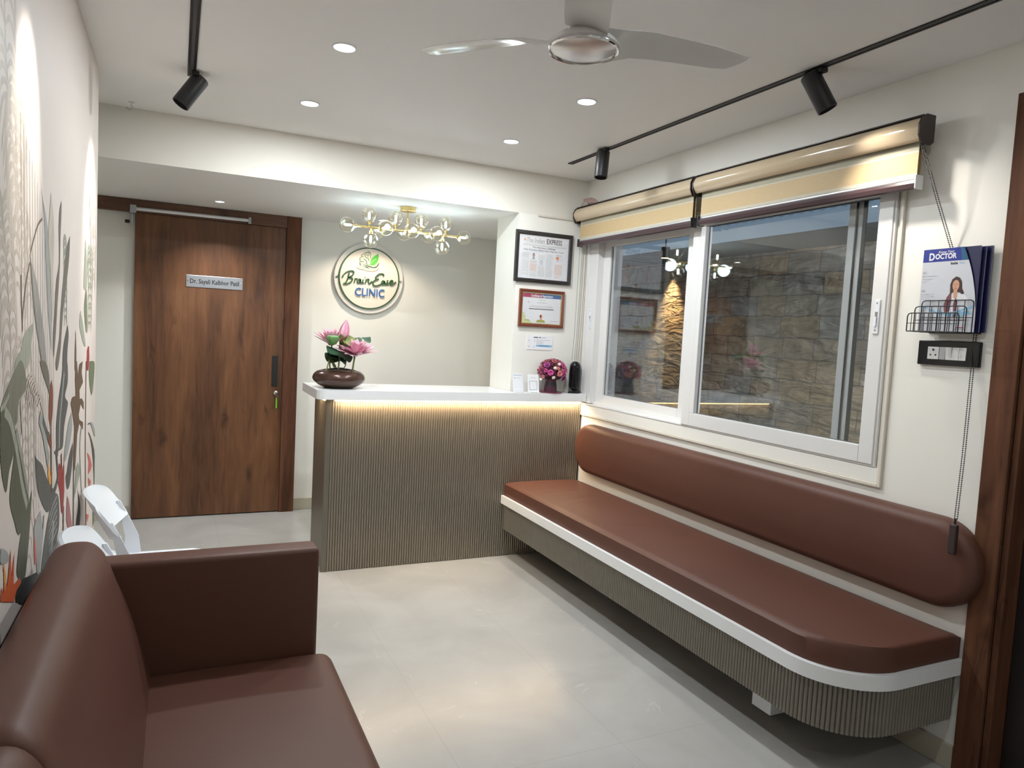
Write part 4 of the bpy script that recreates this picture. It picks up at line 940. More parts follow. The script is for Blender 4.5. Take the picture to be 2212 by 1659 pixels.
# ================================================================== DOWNLIGHTS
def downlight(x, y, z, lab, energy, col=COOL, group='recessed ceiling downlights', vis=True, spread=180, r=.042):
    t = thing('downlight', (x, y, z), lab, 'ceiling light', group)
    B = BM(); rows = [[(x+rr*math.cos(2*PI*k/40), y+rr*math.sin(2*PI*k/40), z-dz) for k in range(40)] for rr, dz in ((r+.006, 0), (r+.006, .003), (r, .0045), (r-.003, .002))]
    B.grid(rows, closev=True); obj('trim_ring', B, M['plastic'], t, True)
    B = BM(); B.lathe([(0, -.0028), (r-.002, -.0028), (r-.002, -.0005), (0, -.0005)], (x, y, z), 40); obj('lens', B, M['lens'], t)
    light('AREA', 'downlight_glow', (x, y, z-.006), energy, col, aim=(x, y, z-1), size=r*2, spread=spread, parent=t)
    return t
E_MAIN = 13.0
downlight(.573, 2.903, ZC, 'lit round downlight left of the fan, the one closer to it', E_MAIN)
downlight(.574, 3.716, ZC, 'lit round downlight between the left track spot and the beam', E_MAIN)
downlight(1.684, 2.919, ZC, 'lit round downlight in the ceiling just below the fan blade', E_MAIN)
downlight(1.686, 3.745, ZC, 'lit round downlight nearest the window-side end of the beam', E_MAIN)
for i, (x, y) in enumerate(((.573, 1.05), (1.684, 1.05), (.573, -.6), (1.684, -.6))):  # extra rows added out of view to help light the room
    downlight(x, y, ZC, 'added unseen downlight in the ceiling behind the fan', E_MAIN*(.32 if y > 0 else .3), group='added unseen downlights behind the fan')
downlight(.255, 5.42, ZB, 'small lit downlight in the lowered ceiling in front of the walnut door', 6.0, COOL, spread=100, r=.030)
light('SPOT', 'door_beam', (.255, 5.42, ZB-.012), 9, (1, .93, .84), aim=(.255, 5.42, 1.0), size=.015, angle=116, blend=.25, parent=bpy.data.objects['downlight.010'] if 'downlight.010' in bpy.data.objects else None)
t_ = downlight(1.40, 5.40, ZB, 'small lit downlight above the round sign, hidden among the globes', 1.6, (1,.9,.78), spread=130, r=.030)
light('SPOT', 'sign_beam', (1.40, 5.40, ZB-.012), 17, (1, .84, .66), aim=(1.40, 5.42, 1.2), size=.02, angle=128, blend=.35, parent=t_)

# ================================================================== TRACK LIGHTS
def track(x, y0, y1, lab):
    t = thing('lighting_track', (x, (y0+y1)/2, ZC), lab, 'lighting track', 'black ceiling tracks')
    B = BM(); B.box(x-.017, x-.009, y0, y1, ZC-.005, ZC-.0003); B.box(x+.009, x+.017, y0, y1, ZC-.005, ZC-.0003); B.box(x-.009, x+.009, y0, y1, ZC-.002, ZC-.0003); B.box(x-.017, x+.017, y1-.03, y1, ZC-.0055, ZC-.0003)
    obj('rail', B, M['black'], t)
    B = BM(); B.box(x-.007, x+.007, y0, y1-.03, ZC-.0032, ZC-.0021); obj('conductor_insert', B, M['rubber'], t)
track(.040, -.9, 3.62, 'black lighting track on the ceiling along the wallpapered wall')
track(2.210, -.9, 3.99, 'long black lighting track on the ceiling along the window side')
def spot(piv, aim, lab, energy, L=.155, R=.0375, col=(1, .93, .84), angle=38, blend=.45, off=(0,0,0)):
    piv = Vector(piv); dr = (Vector(aim)-piv).normalized()
    t = thing('track_spotlight', (piv.x, piv.y, ZC-.0057), lab, 'spotlight')
    B = BM(); B.box(piv.x-.015, piv.x+.015, piv.y-.045, piv.y+.045, ZC-.024, ZC-.0057, .003); obj('track_adapter', B, M['black'], t)
    B = BM(); B.tube([(piv.x, piv.y, ZC-.03), tuple(piv + Vector(off)*.5)], .007, 10); obj('swivel', B, M['chrome'], t, True)
    Q = dr.to_track_quat('-Z', 'Y').to_matrix().to_4x4(); c0 = piv + Vector(off)
    B = BM(); B.lathe([(0, .045), (R*.9, .045), (R, .040), (R, .045-L+.002), (R-.001, .045-L), (R-.004, .045-L), (R-.005, .060-L), (0, .060-L)], c0, 36, Q); hd = obj('spot_body', B, M['black'], t, True, angle=30)
    B = BM(); B.lathe([(0, .0605-L), (R-.006, .0605-L), (R-.006, .062-L), (0, .062-L)], c0, 32, Q); obj('spot_lens', B, M['lens'], hd)
    light('SPOT', 'spot_beam', tuple(c0 + dr*(L-.045+.004)), energy, col, aim=tuple(c0+dr*2), size=.03, angle=angle, blend=blend, parent=t)
    return t
spot((.055, 3.56, 2.520), (-.335, 3.50, 1.9), 'black cylinder spotlight tilted at the wallpapered wall, bright rim facing down', 42, angle=50, blend=.7)
spot((2.215, 2.09, 2.520), (2.50, 1.85, 1.85), 'black cylinder spotlight on the window-side track above the blind', 20, angle=95, blend=1.0)
spot((2.180, 3.56, 2.520), (2.06, 3.45, 1.5), 'short black cylinder spotlight at the far end of the window-side track', 40, angle=60, blend=.6)
spot((.055, 2.12, 2.520), (-.335, 2.10, 1.95), 'black cylinder spotlight further back on the wallpaper-side track', 34, angle=42, blend=.7)

# little hook near the beam
B = BM(); B.box(-.245, -.215, 4.236, 4.244, ZC-.004, ZC-.0003); B.tube([(-.23, 4.24, ZC-.003), (-.23, 4.24, ZC-.03), (-.24, 4.235, ZC-.045), (-.252, 4.23, ZC-.035)], .004, 8); obj('ceiling_hook', B, M['chrome'], smooth=True, label='tiny metal hook in the ceiling near the beam above the door passage', cat='hook')

# ================================================================== CEILING FAN
fx, fy, fz = 1.018, 1.80, 2.300
fn = thing('ceiling_fan', (fx, fy, ZC), 'glossy pale grey three-blade ceiling fan with mirror-like round cap', 'ceiling fan')
B = BM(); B.lathe([(0,-.03),(.03,-.03),(.062,-.012),(.065,0),(0,0)], (fx, fy, ZC-.0003), 36); obj('mounting_cup', B, M['fan'], fn, True)
B = BM(); B.tube([(fx, fy, fz+.15), (fx, fy, ZC-.02)], .013, 14); obj('downrod', B, M['fan'], fn, True)
B = BM(); B.lathe([(.0,.004),(.097,.004),(.101,.010),(.098,.018),(.088,.028),(.070,.040),(.050,.052),(.036,.09),(.024,.155),(0,.155)], (fx, fy, fz), 56); obj('motor_housing', B, M['fan'], fn, True, angle=35)
B = BM(); rows = [[(fx+r*math.cos(2*PI*k/72), fy+r*math.sin(2*PI*k/72), fz+z) for k in range(72)] for r, z in ((.1005,.008),(.1015,.002),(.0985,-.003),(.0945,-.002),(.094,.004))]
B.grid(rows, closev=True); obj('chrome_ring', B, M['chrome'], fn, True, angle=60)
B = BM(); B.lathe([(0,-.006),(.03,-.0055),(.06,-.0035),(.08,-.001),(.0942,.0025),(0,.0035)], (fx, fy, fz), 56); obj('hub_cap', B, M['fancap'], fn, True, angle=60)
def blade(ang):
    d = Vector((math.cos(ang), math.sin(ang), 0)); t = Vector((-math.sin(ang), math.cos(ang), 0)); z = Vector((0,0,1))
    # r, half-chord toward -t, half-chord toward +t, height of spine, pitch (deg)
    S = [(.040,.060,.060,.034,-20),(.090,.064,.064,.036,-22),(.120,.065,.065,.040,-22),(.155,.064,.064,.049,-20),(.20,.062,.062,.061,-16),(.28,.062,.062,.070,-12),(.36,.061,.060,.077,-10.5),(.44,.058,.057,.083,-10),(.52,.053,.050,.087,-9),(.560,.050,.036,.088,-9),(.580,.047,.012,.092,-9),(.592,.044,-.022,.094,-9)]
    NB = 12; up_, lo_ = [], []
    for r, a, b, h, p in S:
        p = math.radians(p); ru, rl = [], []
        for k in range(NB+1):
            u = -a + (a+b)*k/NB; th = .006*math.sin(PI*k/NB)**.7 + .0012
            q = Vector((fx, fy, fz+h)) + d*r + t*(u*math.cos(p)) + z*(u*math.sin(p)) + z*(.006*math.cos(PI*(k/NB-.5)))
            ru.append(q + z*th*.5); rl.append(q - z*th*.5)
        up_.append(ru); lo_.append(rl)
    B = BM(); rows = [up_[i] + lo_[i][::-1] for i in range(len(S))]
    V = B.grid(rows, closev=True); B.b.faces.new(V[0]); B.b.faces.new(V[-1])
    bl = obj('blade', B, M['fan'], fn, True, angle=50)
    return bl
for a in (2.5, 122.5, 242.5): blade(math.radians(a))

# ================================================================== BLINDS
def blind(y0, y1, lab, endcap_near):
    zt, zb = 2.378, 2.288
    t = thing('roller_blind', (XR-.06, (y0+y1)/2, 2.12), lab, 'window blind', 'banded roller blinds over the window')
    # headrail fascia profile (x, z) curved toward the room
    XB = XR-.058
    prof = [(XB, zt-.002), (XR-.10, zt), (XR-.118, zt-.008)] + [(XR-.118-.018*math.sin(PI*k/8), zt-.008-(zt-zb-.014)*k/8) for k in range(1, 8)] + [(XR-.116, zb+.004), (XR-.108, zb), (XR-.10, zb+.004), (XR-.104, zt-.014), (XB, zt-.014)]
    B = BM(); B.prism(prof, 'y', y0+.006, y1-.006); hr = obj('headrail', B, M['headrail'], t, True, angle=35)
    B = BM(); B.box(XR-.113, XB-.002, y0+.006, y1-.006, zt+.0002, zt+.006, .002); obj('headrail_back', B, M['dark_brown'], hr)
    for y, r_ in ((y0, 1), (y1, -1)):
        B = BM(); cap = [(XR-.052, zt+.008), (XR-.10, zt+.008), (XR-.125, zt-.006), (XR-.138, zt-.035), (XR-.137, zb+.02), (XR-.120, zb-.012), (XR-.07, zb-.012), (XR-.052, zb)]
        B.prism(cap, 'y', y-.006+.006*r_-.0, y+.006+.006*r_ - .006); ec = obj('end_cap', B, M['dark_brown'], hr)
    B = BM(); B.tube([(XR-.08, y0+.02, 2.335), (XR-.08, y1-.02, 2.335)], .020, 20); obj('roller', B, M['fabric'], hr, True)
    B = BM(); B.box(XR-.088, XR-.0865, y0+.03, y1-.03, 2.165, 2.34); B.box(XR-.070, XR-.0685, y0+.03, y1-.03, 2.150, 2.34)
    fb = obj('fabric', B, M['fabric'], t)
    B = BM(); B.tube([(XR-.080, y0+.025, 2.160), (XR-.080, y1-.025, 2.160)], .0085, 12); obj('fabric_roller', B, M['alu'], t, True)
    B = BM(); B.prism([(XR-.096, 2.152), (XR-.100, 2.140), (XR-.096, 2.124), (XR-.084, 2.120), (XR-.066, 2.124), (XR-.062, 2.145), (XR-.068, 2.152)], 'y', y0+.025, y1-.025); obj('bottom_rail', B, M['maroon'], t, True, angle=30)
    for y in (y0+.025, y1-.025):
        B = BM(); B.box(XR-.102, XR-.060, y-.003, y+.003, 2.118, 2.170, .002); obj('rail_cap', B, M['alu'] if endcap_near and y < 2 else M['black'], t)
    return t
bA = blind(3.088, 4.335, 'shorter gold and beige banded roller blind beside the pilaster', False)
bB = blind(1.80, 3.082, 'longer gold and beige banded roller blind with a bead chain at its end', True)
def catenary(p, q, sag=0.0, n=30):
    p, q = Vector(p), Vector(q); return [p.lerp(q, k/n) - Vector((0,0,1))*sag*math.sin(PI*k/n) for k in range(n+1)]
def bead_chain(B, pts, step=.0075, r=.0027):
    L = 0; last = Vector(pts[0]); t = bmesh.new(); bmesh.ops.create_icosphere(t, subdivisions=1, radius=r)
    vs = [v.co.copy() for v in t.verts]; fs = [[v.index for v in f.verts] for f in t.faces]; t.free()
    for i in range(len(pts)-1):
        a, b = Vector(pts[i]), Vector(pts[i+1]); l = (b-a).length; s = -L
        while s + step <= l:
            s += step; c = a.lerp(b, s/l); V = [B.b.verts.new(c+v) for v in vs]
            for f in fs: B.b.faces.new([V[k] for k in f])
        L = l - s
    B.tube(pts, .0007, 5)
B = BM()
CH1 = [(XR-.120, 1.812, 2.30), (XR-.070, 1.758, 2.073), (XR-.0085, 1.722, 1.885), (XR-.0085, 1.665, 1.74), (XR-.0085, 1.612, 1.60), (XR-.022, 1.601, 1.456), (XR-.06, 1.578, 1.16), (XR-.097, 1.560, .93)]
bead_chain(B, CH1)
bead_chain(B, [(a+.004, b-.007, c) for a, b, c in CH1])
chn = obj('bead_chain', B, M['black'], bB)
B = BM(); B.box(XR-.106, XR-.091, 1.543, 1.570, .808, .915, .004); B.tube([(XR-.096, 1.557, .91), (XR-.096, 1.557, .935)], .004, 8); obj('chain_weight', B, M['dark_brown'], chn)
B = BM()
for k, (yy, xx) in enumerate(((4.325, XR-.070), (4.318, XR-.055), (4.322, XR-.040), (4.315, XR-.028))):
    zb_ = 1.125 if k > 1 else 1.30
    B.tube([(xx, yy, 2.30), (xx+.002*(k-1), yy, 1.9), (xx-.006, yy-.002, 1.5), (xx-.014, yy-.004, 1.34)], .0014, 6)
obj('lift_cord', B, M['cord'], bA, True)
B = BM()
for k in range(7):
    a = k*.5; pts = [(XR-.07+.012*math.sin(a*2+j*.8), 4.19+.055*math.cos(j*2*PI/16)+.01*k, 2.394+.006*k+.012*abs(math.sin(j*2*PI/16+a))) for j in range(17)]
    B.tube(pts, .0028, 6)
B.tube([(XR-.07, 4.25, 2.395), (XR-.09, 4.31, 2.393), (XR-.06, 4.335, 2.42), (XR-.03, 4.345, 2.46)], .0022, 6)
obj('cable_coil', B, M['pinkcord'], smooth=True, label='pinkish coiled cable lying on top of the blind headrail near the pilaster', cat='cable')

# ================================================================== FRAMES ON THE PILASTER
def pframe(name, x0, x1, z0, z1, w, fm, lab, cat, dpt=.022, gilt=False, tilt=0):
    t = thing(name, ((x0+x1)/2, YB, z0), lab, cat)
    B = BM(); y0 = YB-dpt; 
    rows = []
    for (i, y) in ((0, YB-.001), (0, y0+.004), (.004, y0), (w-.005, y0+.002), (w, y0+.008), (w, YB-.006)):
        rows.append([(x0+i, y, z0+i), (x1-i, y, z0+i), (x1-i, y, z1-i), (x0+i, y, z1-i)])
    B.grid(rows, closev=True); obj('frame', B, fm, t)
    if gilt:
        B = BM(); rows = [[(x0+i, y, z0+i), (x1-i, y, z0+i), (x1-i, y, z1-i), (x0+i, y, z1-i)] for (i, y) in ((w-.001, y0+.007), (w+.004, y0+.010), (w+.004, YB-.006))]
        B.grid(rows, closev=True); obj('gilt_fillet', B, M['gilt'], t)
    B = BM(); B.box(x0+w-.002, x1-w+.002, y0+.0085, y0+.0095, z0+w-.002, z1-w+.002); obj('picture_glass', B, M['picglass'], t)
    return t
def sheet(B, x0, x1, z0, z1, y, mi): B.face([(x0, y, z0), (x1, y, z0), (x1, y, z1), (x0, y, z1)], mi)
X_ = (1,0,0); Z_ = (0,0,1)
t = pframe('picture_frame', 2.030, 2.462, 1.852, 2.194, .026, M['frame_black'], 'large black framed newspaper clipping high on the pilaster', 'framed clipping')
B = BM(); yp = YB-.008; B.box(2.05, 2.442, yp, YB-.004, 1.872, 2.174)
yp -= .0004
add_text(B, '\u2756', .022, (2.088, yp, 2.126), X_, Z_, 4)
add_text(B, 'The Indian', .045, (2.108, yp, 2.119), X_, Z_, 5, shear=.25, sx=.72, bold=.006)
add_text(B, 'EXPRESS', .046, (2.262, yp, 2.119), X_, Z_, 1, bold=.014, sx=.70)
sheet(B, 2.10, 2.40, 2.113, 2.1138, yp, 5)
sheet(B, 2.085, 2.415, 2.099, 2.105, yp, 2)
add_text(B, "The Alzheimer's Challenge:", .0160, (2.246, yp, 2.083), X_, Z_, 1, 'CENTER', .004)
add_text(B, 'Early Detection, Better Care, Hope for a Cure', .0160, (2.246, yp, 2.065), X_, Z_, 1, 'CENTER', .004)
random.seed(3)
for c_, (xa, xb) in enumerate(((2.082, 2.134), (2.143, 2.195), (2.204, 2.256), (2.265, 2.317), (2.332, 2.392))):
    z = 2.052
    while z > 1.900:
        z -= .0042
        if c_ == 1 and z > 2.004: continue
        if c_ == 2 and 1.970 < z < 2.008: continue
        if c_ == 4 and z > 1.986: continue
        if random.random() < .07: continue
        m_ = 3 if (c_ == 4 or (c_ == 1 and 1.93 < z < 1.99)) else 2
        sheet(B, xa, xb - (random.random()*.02 if random.random() < .2 else 0), z, z+.0018, yp, m_)
# small printed portraits and diagram
def disc(B, x, z, rx, rz, y, mi, n=14): B.face([(x+rx*math.cos(2*PI*k/n), y, z+rz*math.sin(2*PI*k/n)) for k in range(n)], mi)
disc(B, 2.170, 2.036, .0085, .012, yp, 6); disc(B, 2.170, 2.035, .0058, .0085, yp-.0002, 7); B.face([(2.158, yp, 2.008), (2.182, yp, 2.008), (2.176, yp, 2.024), (2.163, yp, 2.024)], 5)
ribbon(B, [(2.222, 1.984), (2.220, 1.996), (2.229, 2.002), (2.238, 1.995), (2.234, 1.984)], .0012, lambda u, v, d: (u, yp-d, v), .0001, 1)
ribbon(B, [(2.218, 1.975), (2.230, 1.982), (2.244, 1.975)], .0016, lambda u, v, d: (u, yp-d, v), .0001, 5)
disc(B, 2.352, 2.030, .012, .011, yp, 4); B.face([(2.352, yp, 2.005), (2.360, yp, 2.005), (2.364, yp, 2.022), (2.350, yp, 2.022)], 3); sheet(B, 2.342, 2.384, 2.046, 2.050, yp, 5)
for k in range(5): sheet(B, 2.374, 2.394, 2.010+k*.006, 2.0115+k*.006, yp, 2)
B.keepn = True
obj('newspaper_clipping', B, [M['paper'], M['ink'], M['pale_ink'], M['peach_ink'], M['orange_ink'], M['grey_ink'], M['hair_ink'], M['skin_ink']], t)

t = pframe('picture_frame', 2.080, 2.422, 1.554, 1.806, .021, M['frame_wood'], 'reddish brown framed certificate below the newspaper clipping', 'framed certificate', gilt=True)
B = BM(); yp = YB-.008; B.box(2.10, 2.402, yp, YB-.004, 1.574, 1.786); yp -= .0004
sheet(B, 2.104, 2.253, 1.752, 1.779, yp, 1); sheet(B, 2.253, 2.398, 1.752, 1.779, yp, 2)
add_text(B, 'Certificate of Appreciation', .0235, (2.251, yp-.0002, 1.7575), X_, Z_, 0, 'CENTER', .02, sx=.66)
add_text(B, 'Thank you', .011, (2.250, yp, 1.735), X_, Z_, 3, 'CENTER'); add_text(B, 'Dr.', .012, (2.145, yp, 1.715), X_, Z_, 4)
sheet(B, 2.215, 2.290, 1.718, 1.7205, yp, 5)
for z, a, b in ((1.695, 2.17, 2.335), (1.687, 2.155, 2.345)): sheet(B, a, b, z, z+.0022, yp, 5)
sheet(B, 2.155, 2.345, 1.673, 1.678, yp, 4)
B.face([(2.102, yp, 1.577), (2.185, yp, 1.577), (2.165, yp, 1.600), (2.140, yp, 1.612), (2.118, yp, 1.650), (2.102, yp, 1.655)], 6)
disc(B, 2.142, 1.614, .011, .010, yp-.0001, 0); sheet(B, 2.126, 2.160, 1.596, 1.599, yp-.0001, 1)
B.face([(2.212, yp, 1.586), (2.286, yp, 1.586), (2.275, yp, 1.603), (2.223, yp, 1.603)], 7)
disc(B, 2.250, 1.626, .011, .015, yp, 8); disc(B, 2.246, 1.628, .006, .010, yp-.0001, 4); B.face([(2.236, yp-.0002, 1.612), (2.250, yp-.0002, 1.602), (2.264, yp-.0002, 1.612), (2.250, yp-.0002, 1.608)], 1)
sheet(B, 2.325, 2.385, 1.596, 1.599, yp, 5)
B.keepn = True
obj('certificate', B, [M['paper'], M['red_ink'], M['sky_ink2'], M['leaf_green'], M['ink'], M['grey_ink'], M['pale_green_ink'], M['olive_ink'], M['orange_ink']], t)

t = thing('wall_card', (2.255, YB, 1.398), 'small white card with a blue stripe stuck below the certificate', 'notice')
B = BM(); B.box(2.156, 2.354, YB-.004, YB-.0005, 1.399, 1.497); yp = YB-.0044
sheet(B, 2.205, 2.240, 1.480, 1.486, yp, 5); disc(B, 2.254, 1.483, .005, .005, yp, 1); sheet(B, 2.264, 2.305, 1.484, 1.486, yp, 2); sheet(B, 2.264, 2.295, 1.479, 1.481, yp, 2)
for z, b in ((1.464, 2.33), (1.455, 2.275), (1.447, 2.285), (1.439, 2.28)): sheet(B, 2.227, b, z, z+.0025, yp, 2)
sheet(B, 2.227, 2.350, 1.420, 1.433, yp, 3); sheet(B, 2.25, 2.325, 1.4245, 1.4285, yp-.0001, 4)
for a, b, c, e in ((2.170, 2.180, 1.462, 1.4635), (2.170, 2.1715, 1.452, 1.4635), (2.205, 2.215, 1.462, 1.4635), (2.2135, 2.215, 1.452, 1.4635), (2.170, 2.180, 1.416, 1.4175), (2.170, 2.1715, 1.416, 1.427), (2.205, 2.215, 1.416, 1.4175), (2.2135, 2.215, 1.416, 1.427)): sheet(B, a, b, c, e, yp, 5)
B.keepn = True
obj('printed_card', B, [M['paper'], M['ink'], M['grey_ink'], M['skyblue'], M['sky_ink2'], M['ink']], t)

# ================================================================== MAGAZINE RACK AND MAGAZINES
t = thing('magazine_rack', (XR, 1.70, 1.585), 'black wire magazine rack on the wall above the switch plate', 'rack')
def wire_frame(B, x, y0, y1, z0, z1, nv, r=.0016, rc=.012, mid=True):
    pts = [(x, y0, z0), (x, y0, z1-rc), (x, y0+rc*.3, z1-rc*.3), (x, y0+rc, z1), (x, y1-rc, z1), (x, y1-rc*.3, z1-rc*.3), (x, y1, z1-rc), (x, y1, z0)]
    B.tube(pts, r*1.25, 8)
    for k in range(1, nv): B.tube([(x, y0+(y1-y0)*k/nv, z0), (x, y0+(y1-y0)*k/nv, z1)], r*.8, 6)
    if mid: B.tube([(x-.001, y0, (z0+z1)/2-.004), (x-.001, y1, (z0+z1)/2-.004)], r*.8, 6)
RK = ((XR-.055, 1.703, 6, 'back_grid'), (XR-.092, 1.679, 6, 'middle_grid'), (XR-.130, 1.653, 12, 'front_grid'))
for x, z1, nv, nm in RK:
    B = BM(); wire_frame(B, x, 1.592, 1.785, 1.587, z1, nv); obj(nm, B, M['black'], t, True)
B = BM()
for k in range(9):
    y = 1.592+.193*k/8; B.tube([(XR-.130, y, 1.587), (XR-.001, y, 1.587)], .0014, 6)
for x in (XR-.130, XR-.092, XR-.055, XR-.003): B.tube([(x, 1.592, 1.587), (x, 1.785, 1.587)], .0022, 8)
for x in (XR-.003,):
    B.tube([(x, 1.592, 1.587), (x, 1.592, 1.66), (x, 1.785, 1.66), (x, 1.785, 1.587)], .0018, 6)
obj('rack_floor', B, M['black'], t, True)
def mag(x, y0, y1, z1, cov, lab, lean=.0):
    """x of the front cover; y1 is the spine side"""
    t = thing('magazine', (x, (y0+y1)/2, 1.590), lab, 'magazine', 'magazines in the wire rack')
    B = BM(); B.box(x+.0006, x+.005, y0+.001, y1-.001, 1.5905, z1-.001); obj('pages', B, M['pages'], t)
    B = BM(); B.box(x-.0004, x+.0006, y0, y1, 1.590, z1); B.box(x+.005, x+.006, y0, y1, 1.590, z1); obj('cover', B, cov, t)
    return t
mag(XR-.020, 1.566, 1.766, 1.893, M['navy'], 'navy magazine at the back of the rack, only its edge showing')
mag(XR-.034, 1.580, 1.780, 1.891, M['navy'], 'navy magazine in the rack between the front issue and the rearmost one')
t = thing('magazine', (XR-.046, 1.70, 1.590), 'front magazine in the wire rack, its curled cover showing a doctor in white', 'magazine', 'magazines in the wire rack')
fx0 = XR-.048
B = BM(); B.box(fx0+.003, fx0+.008, 1.592, 1.800, 1.5905, 1.890); obj('pages', B, M['pages'], t)
B = BM(); B.box(fx0+.0015, fx0+.003, 1.590, 1.801, 1.590, 1.893); obj('inner_cover', B, M['navy'], t)
# curled outer cover: right edge droops toward the middle at the top
def cedge(z):   # right edge (low y) of the curled cover
    k = max(0, (z-1.62)/.273); return 1.588 + .058*k**2.1
def cx(y, z):
    e = cedge(z); d = max(0, (y-e)); k = max(0, (z-1.66)/.23); return fx0 - .005*k*math.exp(-d/.03)
def CP(y, z, lift=0.0): return (cx(y, z)-lift, y, z)
B = BM(); NY_, NZ_ = 20, 24
def cgrid(z0, z1, lift, mi, ya=None, yb=None):
    rows = []
    for j in range(NZ_+1):
        z = z0+(z1-z0)*j/NZ_; a = max(cedge(z), ya or 0); b = yb or 1.801; rows.append([CP(b+(a-b)*i/NY_, z, lift) for i in range(NY_+1)])
    s = B.mi; B.mi = mi; B.grid(rows); B.mi = s
cgrid(1.590, 1.893, 0, 0); cgrid(1.846, 1.893, .0003, 1)
rows = []                                    # teal streak at the curled corner
for j in range(9):
    z = 1.846+.047*j/8; e = cedge(z); rows.append([CP(e+.026-.012*j/8, z, .0005), CP(e+.001, z, .0005)])
B.mi = 2; B.grid(rows); B.mi = 0
UY = (0,-1,0); fxt = fx0-.0008
def ctext(s, size, y, z, mi, **k): 
    n0 = len(B.b.verts); add_text(B, s, size, (fx0, y, z), UY, Z_, mi, **k)
    B.b.verts.ensure_lookup_table()
    for v in B.b.verts[n0:]: v.co.x = cx(v.co.y, v.co.z) - .0006
ctext('D', .037, 1.779, 1.8525, 3, bold=.03, sx=.82); ctext('OCTOR', .026, 1.7545, 1.856, 3, bold=.035, sx=.86); ctext('Know Your', .0125, 1.744, 1.8765, 3, bold=.01, shear=.3)
ctext('Inside', .0125, 1.694, 1.833, 4, bold=.03, sx=.9); ctext('Out', .0125, 1.6605, 1.833, 5, sx=.9)
ctext('03', .015, 1.797, 1.802, 6); ctext('What is Nerve Pain', .0072, 1.797, 1.792, 6); ctext('(Neuropathic', .0072, 1.797, 1.781, 6); ctext('Pain)?', .0072, 1.797, 1.771, 6)
ctext('06', .015, 1.797, 1.736, 6); ctext('Living Better with', .0072, 1.797, 1.725, 6); ctext('Neuropathic Pain:', .0072, 1.797, 1.716, 6); ctext('Practical Tips', .0072, 1.797, 1.707, 6)
# printed figure, flat on the cover
def cpoly(pts, mi, lift): B.face([CP(y, z, .0006+lift) for y, z in pts], mi)
def cell(y, z, ry, rz, mi, lift, n=18): cpoly([(y-ry*math.cos(2*PI*k/n), z+rz*math.sin(2*PI*k/n)) for k in range(n)], mi, lift)
cpoly([(1.702, 1.652), (1.700, 1.700), (1.690, 1.716), (1.672, 1.726), (1.650, 1.728), (1.632, 1.722), (1.617, 1.706), (1.606, 1.655)], 9, 0)
cpoly([(1.702, 1.660), (1.706, 1.690), (1.697, 1.715), (1.682, 1.735), (1.678, 1.700), (1.684, 1.662)], 10, .0001)
cpoly([(1.668, 1.640), (1.671, 1.690), (1.664, 1.712), (1.656, 1.70), (1.656, 1.645)], 10, .0001)
cpoly([(1.686, 1.723), (1.688, 1.760), (1.682, 1.779), (1.668, 1.789), (1.655, 1.784), (1.646, 1.770), (1.643, 1.745), (1.634, 1.728), (1.642, 1.724), (1.652, 1.732), (1.678, 1.732)], 8, .0002)
cpoly([(1.673, 1.714), (1.674, 1.740), (1.660, 1.740), (1.658, 1.716), (1.665, 1.706)], 7, .0003)
cell(1.6665, 1.757, .0125, .0195, 7, .0004)
for yy in (1.6715, 1.6615): cell(yy, 1.760, .0019, .0012, 8, .0005, 8)
cell(1.6665, 1.7455, .0042, .0012, 13, .0005, 8)
cpoly([(1.6675, 1.757), (1.6682, 1.7505), (1.6655, 1.7505)], 14, .0005)
cpoly([(1.664, 1.700), (1.6655, 1.712), (1.661, 1.712), (1.660, 1.700)], 11, .0003)
cpoly([(1.801, 1.690), (1.76, 1.675), (1.72, 1.660), (1.69, 1.657), (1.65, 1.668), (1.60, 1.684), (1.60, 1.676), (1.65, 1.658), (1.69, 1.648), (1.72, 1.652), (1.76, 1.668)], 12, .0002)
cpoly([(1.735, 1.68), (1.71, 1.661), (1.66, 1.655), (1.61, 1.668), (1.60, 1.655), (1.66, 1.642), (1.71, 1.652)], 12, .0001)
for z in (1.640, 1.633): cpoly([(1.79, z), (1.62, z+.001), (1.62, z+.004), (1.79, z+.003)], 6, 0)
cpoly([(1.655, 1.604), (1.625, 1.604), (1.625, 1.607), (1.655, 1.607)], 13, 0); cpoly([(1.660, 1.598), (1.622, 1.598), (1.622, 1.601), (1.660, 1.601)], 6, 0)
B.keepn = True
obj('curled_cover', B, [M['cover'], M['blue_ink'], M['teal_ink'], M['paper'], M['ink'], M['skyblue'], M['grey_ink'], M['skin_ink'], M['hair_ink'], M['coat_ink'], M['scarf_ink'], M['ink'], M['skyblue'], M['red_ink'], M['scarf_ink']], t)

